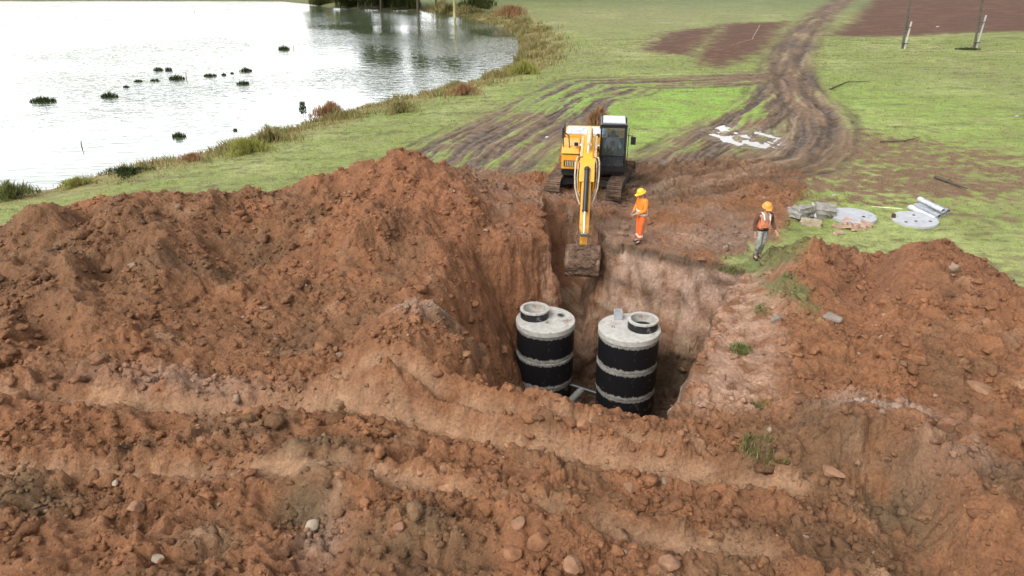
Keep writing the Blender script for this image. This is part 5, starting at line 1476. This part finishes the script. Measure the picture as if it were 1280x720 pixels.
M_rust = foliage_mat('rusty_dry_stems', [(0.30, 0.16, 0.08), (0.45, 0.27, 0.14), (0.38, 0.24, 0.12)], 0.4)
M_darkgr = foliage_mat('dark_water_plants', [(0.02, 0.035, 0.01), (0.05, 0.075, 0.02), (0.08, 0.09, 0.03)])
M_leaf = foliage_mat('tree_leaves', [(0.035, 0.05, 0.012), (0.06, 0.085, 0.02), (0.10, 0.11, 0.03), (0.13, 0.11, 0.03)])
M_bark = mat('bark', (0.10, 0.075, 0.055), 0.95, bump=1.0, bscale=10)
rg = np.random.default_rng(21)
n = 150000
ang_ = rg.uniform(-0.78, 0.78, n); dd_ = 15 + 65 * rg.random(n) ** 1.3
xs = np.tan(ang_) * dd_; ys = dd_
h_, mk = terrain(xs, ys, True)
ok = (mk['soil'] < 0.35) & (mk['trk'] < 0.5) & (mk['plough'] < 0.2) & (mk['shore'] > 0.3) & (rg.random(n) < 0.35 + 0.65 * sstep(-0.3, 0.3, fbm(xs * 0.6, ys * 0.6, 3, 411)))
xs, ys, h_ = xs[ok], ys[ok], h_[ok]
k = len(xs)
hg = rg.uniform(0.02, 0.045, k) * (1 + 0.5 * (fbm(xs * 0.3, ys * 0.3, 2, 412) > 0.25)) * (1 + ys / 60)
Vb, Fb = blades(np.stack([xs, ys, h_ - 0.005], 1), hg, 0.012 + 0.0009 * ys, np.full(k, 0.9), rg)
M_gblade, _nt, _b = new_mat('meadow_grass_blades')
_a = N(_nt, 'ShaderNodeAttribute', attribute_name='Col'); _nt.links.new(_a.outputs['Color'], _b.inputs['Base Color']); _b.inputs['Roughness'].default_value = 0.8; _b.inputs['Specular IOR Level'].default_value = 0.2
_t = N(_nt, 'ShaderNodeBsdfTranslucent'); _nt.links.new(_a.outputs['Color'], _t.inputs['Color'])
_m = N(_nt, 'ShaderNodeMixShader'); _m.inputs[0].default_value = 0.5; _nt.links.new(_b.outputs[0], _m.inputs[1]); _nt.links.new(_t.outputs[0], _m.inputs[2]); _nt.links.new(_m.outputs[0], _nt.nodes['Material Output'].inputs[0])
go = np_obj('meadow_grass', Vb, Fb, M_gblade)
_c = np.repeat(ground_col(xs, ys) * rg.uniform(1.1, 2.0, k)[:, None], 5, 0)
_ca = go.data.color_attributes.new('Col', 'FLOAT_COLOR', 'POINT'); _ca.data.foreach_set('color', np.concatenate([_c, np.ones((len(_c), 1))], 1).astype(np.float32).ravel()); tag(go, 'short green grass of the meadow around the site', 'grass', kind='stuff')
# bank growth
n = 60000
pts_ = np.array(LAKE[:21]); seg_ = np.diff(pts_, axis=0); ln_ = np.hypot(seg_[:, 0], seg_[:, 1]); cum = np.concatenate([[0], np.cumsum(ln_)])
u = rg.random(n) * cum[-1]; ii = np.clip(np.searchsorted(cum, u) - 1, 0, len(ln_) - 1); tt = (u - cum[ii]) / ln_[ii]
bx_ = pts_[ii] + seg_[ii] * tt[:, None]
nr = np.stack([seg_[ii][:, 1], -seg_[ii][:, 0]], 1) / ln_[ii][:, None]
of = rg.normal(1.2, 1.5, n)
bx_ = bx_ + nr * of[:, None]
h_, mk = terrain(bx_[:, 0], bx_[:, 1], False)
cl = fbm(bx_[:, 0] * 0.35, bx_[:, 1] * 0.35, 3, 421)
ok = (h_ > WATER_Z - 0.12) & (mk['shore'] < 5.5) & (rg.random(n) < sstep(-0.3, 0.5, cl)) & (mk['soil'] < 0.4)
bx_, h_, cl = bx_[ok], h_[ok], cl[ok]
k = len(h_)
hg = rg.uniform(0.12, 0.28, k) * (0.7 + 1.3 * sstep(-0.1, 0.5, cl)) * (1 + bx_[:, 1] / 150)
Vb, Fb = blades(np.stack([bx_[:, 0], bx_[:, 1], h_ - 0.02], 1), hg, 0.02 + 0.0008 * bx_[:, 1], np.full(k, 0.45), rg)
ro = np_obj('bank_grass', Vb, Fb, M_reed); tag(ro, 'dry tan and olive grass fringing the lake shore', 'bank grass', kind='stuff')

def tuft(name, loc, w, hgt, n, m, label, cat, group=None, bw=0.02, lean=0.5, mesh=None, seed=1, sy=1.0):
    if mesh is None:
        r_ = np.random.default_rng(seed)
        a = r_.uniform(0, 2 * np.pi, n); q = np.sqrt(r_.random(n)) * w / 2
        P3 = np.stack([q * np.cos(a), q * np.sin(a) * sy, np.full(n, -0.03)], 1)
        hh = hgt * (0.55 + 0.45 * r_.random(n)) * (1 - 0.5 * (q / (w / 2)) ** 2)
        Vb, Fb = blades(P3, hh, np.full(n, bw) * r_.uniform(0.6, 1.3, n), np.full(n, lean), r_)
        mesh = np_mesh(name, Vb, Fb, m)
    o = link(bpy.data.objects.new(name, mesh)); o.location = loc
    return tag(o, label, cat, group)
WP = [(54, 127, 1.7, .50, 'widest dark clump, farthest left in the water'), (137, 121, 1.2, .48, 'rounded dark clump between the widest clump and the small pale ones'), (158, 109, .5, .25, 'small thin pale clump beside the rounded dark one'),
      (173, 102, .7, .28, 'low sparse clump left of the group of four'), (194, 101, .75, .30, 'small dark clump below the paired clumps'), (198, 88, .85, .42, 'left one of the two touching clumps'), (211, 88, .65, .42, 'right one of the two touching clumps'),
      (221, 99, 1.25, .50, 'leafy bright clump beneath the two touching clumps'), (263, 95, 1.05, .36, 'low dark clump in the middle of the row'), (280, 94, .35, .30, 'tiny spiky clump right of the middle one'),
      (307, 89, 1.05, .45, 'upper clump of the two stacked one behind the other'), (304, 105, 1.0, .38, 'lower clump of the two stacked one behind the other'), (355, 62, 1.2, .62, 'lone dark clump farthest out towards the trees'),
      (224, 171, .75, .42, 'lone leafy clump nearest the grassy bank'), (294, 163, .25, .2, 'tiny clump just off the bank'), (290, 92, .3, .2, 'thin wisps at the right end of the row')]
for k, (px, py, w, hgt, lb) in enumerate(WP):
    x, y = G(px, py, WATER_Z)
    tuft('water_plant', (x, y, WATER_Z), w, hgt, int(130 * w + 25), M_darkgr, lb, 'water plant', 'plant clumps standing in the lake', 0.05, 0.35, seed=30 + k, sy=0.6)
for px, py, hgt, lb in ((102, 184, .35, 'bare stick poking out of the lake near the left shore'), (243, 15, .9, 'lone stick far out on the white lake'), (233, 99, .55, 'upright stick beside the leafy bright clump'), (367, 62, .4, 'stick beside the lone far clump')):
    x, y = G(px, py, WATER_Z)
    o = MB().tube([(0, 0, -0.3), (0.02, 0, hgt * .5), (0.06, 0, hgt)], [0.03, 0.025, 0.015], 6).build('stick', M_bark, None, 0); o.location = (x, y, WATER_Z)
    tag(o, lb, 'stick', 'sticks standing in the lake')
def shrub(px, py, w, hgt, n, m, label, lean=0.55, bw=0.035, seed=1, e=None):
    if py > 60 and seed not in (6, 11): hgt = hgt * 0.72
    p = P(px, py)
    t = thing('shrub', p, label, 'shrub')
    r_ = np.random.default_rng(seed)
    st = MB()
    for q in range(7):
        a = q * 0.9; st.tube([(0, 0, -0.05), (0.25 * w * math.cos(a), 0.25 * w * math.sin(a), hgt * 0.5), (0.38 * w * math.cos(a), 0.38 * w * math.sin(a), hgt * 0.85)], [0.02, 0.014, 0.006], 5)
    st.build('stem', M_bark, t, 0)
    a = r_.uniform(0, 2 * np.pi, n); zz = r_.random(n) ** 0.9; q = np.sqrt(r_.random(n)) * w / 2 * np.sqrt(np.clip(1.05 - zz ** 2, 0.05, 1)); q = q * (0.7 + 0.45 * np.sin(a * 3 + seed) + 0.25 * np.sin(a * 7 + 2 * seed)) ; zz = zz * (0.75 + 0.25 * np.sin(a * 2 + seed * 1.7))
    P3 = np.stack([q * np.cos(a), q * np.sin(a), zz * hgt * 0.8], 1)
    Vb, Fb = blades(P3, hgt * r_.uniform(0.2, 0.6, n), np.full(n, bw), np.full(n, lean), r_)
    np_obj('foliage', Vb, Fb, m, t)
    return t
shrub(308, 190, 2.3, 0.85, 1500, M_ywgreen, 'yellow-green leafy shrub on the lake bank', seed=1)
shrub(337, 176, 1.8, 1.0, 900, M_reed, 'pale tan grassy shrub right of the yellow-green one', lean=0.3, seed=2)
shrub(413, 145, 2.2, 1.15, 1800, M_rust, 'rusty red-brown domed shrub at the water edge', lean=0.35, seed=3)
shrub(240, 200, 1.2, 0.5, 600, M_rust, 'low brownish shrub on the bank left of the yellow-green one', seed=4)
shrub(160, 217, 2.0, 0.45, 900, M_darkgr, 'low dark olive shrub beside the water at the left', seed=5)
shrub(14, 246, 1.9, 0.6, 1100, M_green, 'green shrub with tall stalks at the left edge of the picture', seed=6)
shrub(95, 230, 1.6, 0.45, 800, M_ywgreen, 'low yellowish shrub on the left bank', seed=7)
shrub(500, 140, 2.2, 0.8, 1300, M_reed, 'tawny shrub on the bank in front of the tree reflections', seed=8)
shrub(580, 118, 2.4, 0.9, 1300, M_rust, 'reddish shrub on the bank near the lake corner', seed=9)
shrub(655, 92, 2.6, 1.3, 1400, M_ywgreen, 'tall yellowish shrub at the lake corner', seed=10, bw=0.05)
shrub(748, 158, 1.2, 0.9, 1300, M_rust, 'brown dry shrub standing right behind the excavator boom', seed=11)
shrub(640, 22, 4.5, 1.6, 1300, M_rust, 'brown thicket beyond the far corner of the lake', seed=12, bw=0.08)
shrub(555, 16, 4.5, 1.8, 1300, M_reed, 'tan thicket on the far shore below the trees', seed=13, bw=0.08)
for px, py, w, hgt, lb, sd_ in ((925, 438, .5, .22, 'green weed tuft on the clay shoulder right of the tanks', 1), (950, 512, .5, .20, 'green weed tuft on the mound edge at the right of the pit', 2), (955, 572, .9, .14, 'wide flat pale green tuft below the pit corner', 3),
                                (532, 243, .9, .3, 'green weed tuft near the crest of the left heap', 4), (962, 388, .8, .14, 'grassy tuft on the strip between worker and pit', 5), (912, 338, .7, .25, 'dark grass tuft hanging over the pit corner', 6)):
    tuft('weed_tuft', P(px, py), w, hgt, 260, M_green if sd_ != 3 else M_grass, lb, 'weed', 'weed tufts on the bare soil', 0.02, 0.8, seed=60 + sd_)
# saplings at the water's edge
for px, py, hgt, lb, sd_ in ((380, 150, 1.0, 'slim dark sapling standing in the water beside the rusty shrub', 1),):
    x, y = G(px, py, WATER_Z)
    t = thing('sapling', (x, y, WATER_Z), lb, 'sapling')
    MB().tube([(0, 0, -0.3), (0.02, 0, 0.4), (0.0, 0, hgt)], [0.02, 0.015, 0.006], 6).build('stem', M_bark, t, 0)
    r_ = np.random.default_rng(5); m_ = 260
    zz = r_.uniform(0.35, 1.0, m_) * hgt; q = 0.28 * np.sqrt(r_.random(m_)) * (1.1 - zz / hgt * 0.6); a = r_.uniform(0, 6.28, m_)
    Vb, Fb = blades(np.stack([q * np.cos(a), q * np.sin(a), zz], 1), np.full(m_, 0.14), np.full(m_, 0.04), np.full(m_, 0.9), r_)
    np_obj('foliage', Vb, Fb, M_darkgr, t)

# ------------------------------------------------------------------ trees on the far bank
def tree(x, y, hgt, w, label, seed, dens=1.0, trunk_m=M_bark, z=None, low=0.12):
    z = ground_at(x, y, False) if z is None else z
    t = thing('tree', (x, y, z), label, 'tree', 'trees on the far bank')
    rgl = random.Random(seed); r_ = np.random.default_rng(seed)
    tr = MB()
    tr.tube([(0, 0, -0.3), (rgl.uniform(-.1, .1), 0, hgt * .3), (rgl.uniform(-.3, .3), rgl.uniform(-.2, .2), hgt * .6), (rgl.uniform(-.3, .3), 0, hgt * .93)], [0.02 * hgt, 0.016 * hgt, 0.010 * hgt, 0.003 * hgt], 9)
    cents = []
    for q in range(16):
        zz = hgt * (low + 0.08 + (0.86 - low) * q / 15)
        a = q * 2.4 + rgl.random(); prof = math.sin(math.pi * min(1, (zz / hgt - low) / (1 - low) * 0.9 + 0.12)) ** 0.7
        rr = w / 2 * prof * rgl.uniform(0.55, 0.95)
        e_ = (rr * math.cos(a), rr * math.sin(a), zz + 0.06 * hgt)
        tr.tube([(0, 0, zz - 0.04 * hgt), (e_[0] * .5, e_[1] * .5, zz), e_], [0.007 * hgt, 0.004 * hgt, 0.001 * hgt], 5)
        cents.append((e_, w * rgl.uniform(0.16, 0.26)))
        cents.append(((e_[0] * .45, e_[1] * .45, zz + 0.02 * hgt), w * rgl.uniform(0.14, 0.22)))
    tr.build('trunk', trunk_m, t, 0, True)
    n_ = int(110 * dens)
    P3 = []
    for c, rr in cents:
        d3 = r_.normal(0, 1, (n_, 3)); d3 /= np.linalg.norm(d3, axis=1)[:, None]
        P3.append(np.array(c)[None] + d3 * (rr * r_.random((n_, 1)) ** 0.5) * np.array([[1, 1, 0.75]]))
    P3 = np.concatenate(P3); k_ = len(P3)
    Vb, Fb = blades(P3, r_.uniform(0.3, 0.6, k_) * r_.choice([-1, 1], k_), np.full(k_, 0.42), np.full(k_, 1.0), r_)
    np_obj('crown', Vb, Fb, M_leaf, t)
    return t
M_birch = mat('pale_yellow_bark', (0.50, 0.45, 0.20), 0.8, dirt=(0.08, 0.06, 0.04), dirt_amt=0.3)
def far(px, D):
    return (px - 640) / FPX * (D * CP + 8.3 * SP), D
TR = [(398, 150, 6.0, 5, 'small round tree at the left end of the far tree row'), (425, 138, 6.0, 5, 'squat tree second from the left in the far row'), (448, 134, 8.0, 4.0, 'medium tree third from the left on the far bank'),
      (476, 132, 13.0, 5.0, 'tallest leafy tree of the far bank'), (522, 131, 13.0, 3.2, 'tall slim tree right of the tallest one'), (545, 133, 10.5, 3.6, 'medium tree between the slim tree and the yellow-trunked one'),
      (568, 118, 10.0, 3.4, 'tree with a yellowish trunk by the far corner of the lake'), (590, 150, 12.0, 5.0, 'broad tree behind the far corner, left of the brown thicket'), (612, 155, 13.0, 7, 'tall tree far behind the lake corner'),
      (640, 156, 13.0, 8, 'broad tree at the right end of the far row'), (668, 158, 13.0, 9, 'second tree from the right end of the far row'), (705, 165, 12.0, 10, 'last tree to the right behind the meadow')]
for k, (px, D, hgt, w, lb) in enumerate(TR):
    x, y = far(px, D)
    tree(x, y, hgt, w * (1.5 if px > 465 and px != 522 else 1.15), lb, 100 + k, 3.2, M_birch if k == 6 else M_bark, low=0.22 if k != 6 else 0.35)
for k, (px, py, w, hgt, lb) in enumerate(((400, 6, 5, 1.6, 'dark bush at the left end of the far shore'), (440, 8, 6, 2.0, 'dark bush below the squat trees of the far shore'), (480, 9, 6, 2.2, 'dense dark bush at the foot of the tallest tree'),
                                           (512, 10, 5, 2.4, 'dark bush between the tallest and the slim tree'), (600, 10, 6, 1.8, 'dark bush behind the yellow-trunked tree'))):
    x, y = G(px, py, -0.3)
    t = shrub(px, py, w, hgt, 2200, M_leaf, lb, seed=70 + k, bw=0.12)
    t['group'] = 'bushes along the far shore'

# ------------------------------------------------------------------ the two poles
M_wood_d = mat('dark_weathered_wood', (0.11, 0.095, 0.075), 0.9, var=0.3, scale=5, bump=0.6, bscale=18)
M_polecon = mat('pale_concrete_stub', (0.55, 0.54, 0.50), 0.85, var=0.2)
def utility_pole(px, py, tx, label, strut_h, light):
    p = P(px, py)
    t = thing('utility_pole', p, label, 'pole', 'poles on the meadow')
    mb = MB().tube([(0, 0, -0.3), (tx * 0.5, 0, 4.5), (tx, 0, 9.0)], [0.11, 0.10, 0.08], 12)
    mb.build('wooden_pole', M_wood_d, t, 0, True)
    MB().box((0.19, -0.1, strut_h / 2 - 0.1), (0.12, 0.12, strut_h + 0.2), ry=0.05).build('concrete_stub', light, t, 0.015)
    bd = MB()
    for z_ in (0.5, strut_h * 0.8): bd.box((0.08, -0.05, z_), (0.55, 0.40, 0.05))
    bd.build('wire_band', M_dgrey, t, 0.01)
    MB().box((tx * 0.97, 0, 8.5), (1.6, 0.1, 0.1)).build('cross_arm', M_wood_d, t, 0.01)
    for s in (-0.7, 0.7):
        MB().cyl((tx * .97 + s, 0, 8.55), (tx * .97 + s, 0, 8.78), 0.05, 0.03, 10).build('insulator', M_whitecon, t, 0)
    return t
utility_pole(1128, 61, -0.5, 'dark wooden pole with a short dull stub, left one of the two on the meadow', 2.4, M_polecon)
utility_pole(1218, 60, -0.8, 'dark wooden pole with a bright white stub, at the upper right', 2.9, M_whitecon)
tuft('grass_tuft', P(1210, 62), 2.4, 0.3, 500, M_darkgr, 'dark grass growing round the foot of the right pole', 'grass tuft', None, 0.05, 0.6, seed=91, sy=.6)

# ------------------------------------------------------------------ branches and scraps on the meadow
def branch(pts_px, r, label, m=M_bark, cat='branch'):
    pp_ = [P(a, b) for a, b in pts_px]
    o_ = pp_[0]
    mb = MB().tube([(q.x - o_.x, q.y - o_.y, q.z - o_.z + r + 0.03) for q in pp_], [r * (1 - 0.6 * i / (len(pp_) - 1)) for i in range(len(pp_))], 6)
    mid = pp_[len(pp_) // 2] - o_
    mb.tube([(mid.x, mid.y, mid.z + r), (mid.x + 0.3, mid.y + 0.2, mid.z + 0.1 + r)], [r * 0.6, r * 0.2], 5)
    o = mb.build('branch', m, None, 0, True); o.location = o_
    return tag(o, label, cat, 'dead branches lying on the meadow')
branch([(1037, 113), (1058, 104), (1088, 103)], 0.05, 'long dark dead branch on the grass right of the mud road')
branch([(1168, 224), (1182, 229), (1208, 239)], 0.07, 'thick dark branch lying on the meadow above the lids')
branch([(1100, 179), (1130, 178), (1150, 173)], 0.04, 'dark branch on the worn grass right of the puddle')
branch([(950, 32), (940, 50), (915, 58)], 0.05, 'pale branch lying across the brown ploughed patch', mat('pale_dry_wood', (0.42, 0.33, 0.25), 0.9))
branch([(240, 252), (270, 254), (310, 250), (350, 248)], 0.03, 'long thin root along the back edge of the left heap')
for px, py, r, lb in ((1042, 245, .07, 'small white scrap on the grass above the lids'), (1271, 146, .10, 'white stone on the meadow at the right edge'), (1172, 34, .16, 'pale stone on the far ploughed field')):
    rock('stone', px, py, r, (1.3, .9, .5), M_whitecon, lb, 'stone', 'pale stones on the meadow', 41, 0.3)
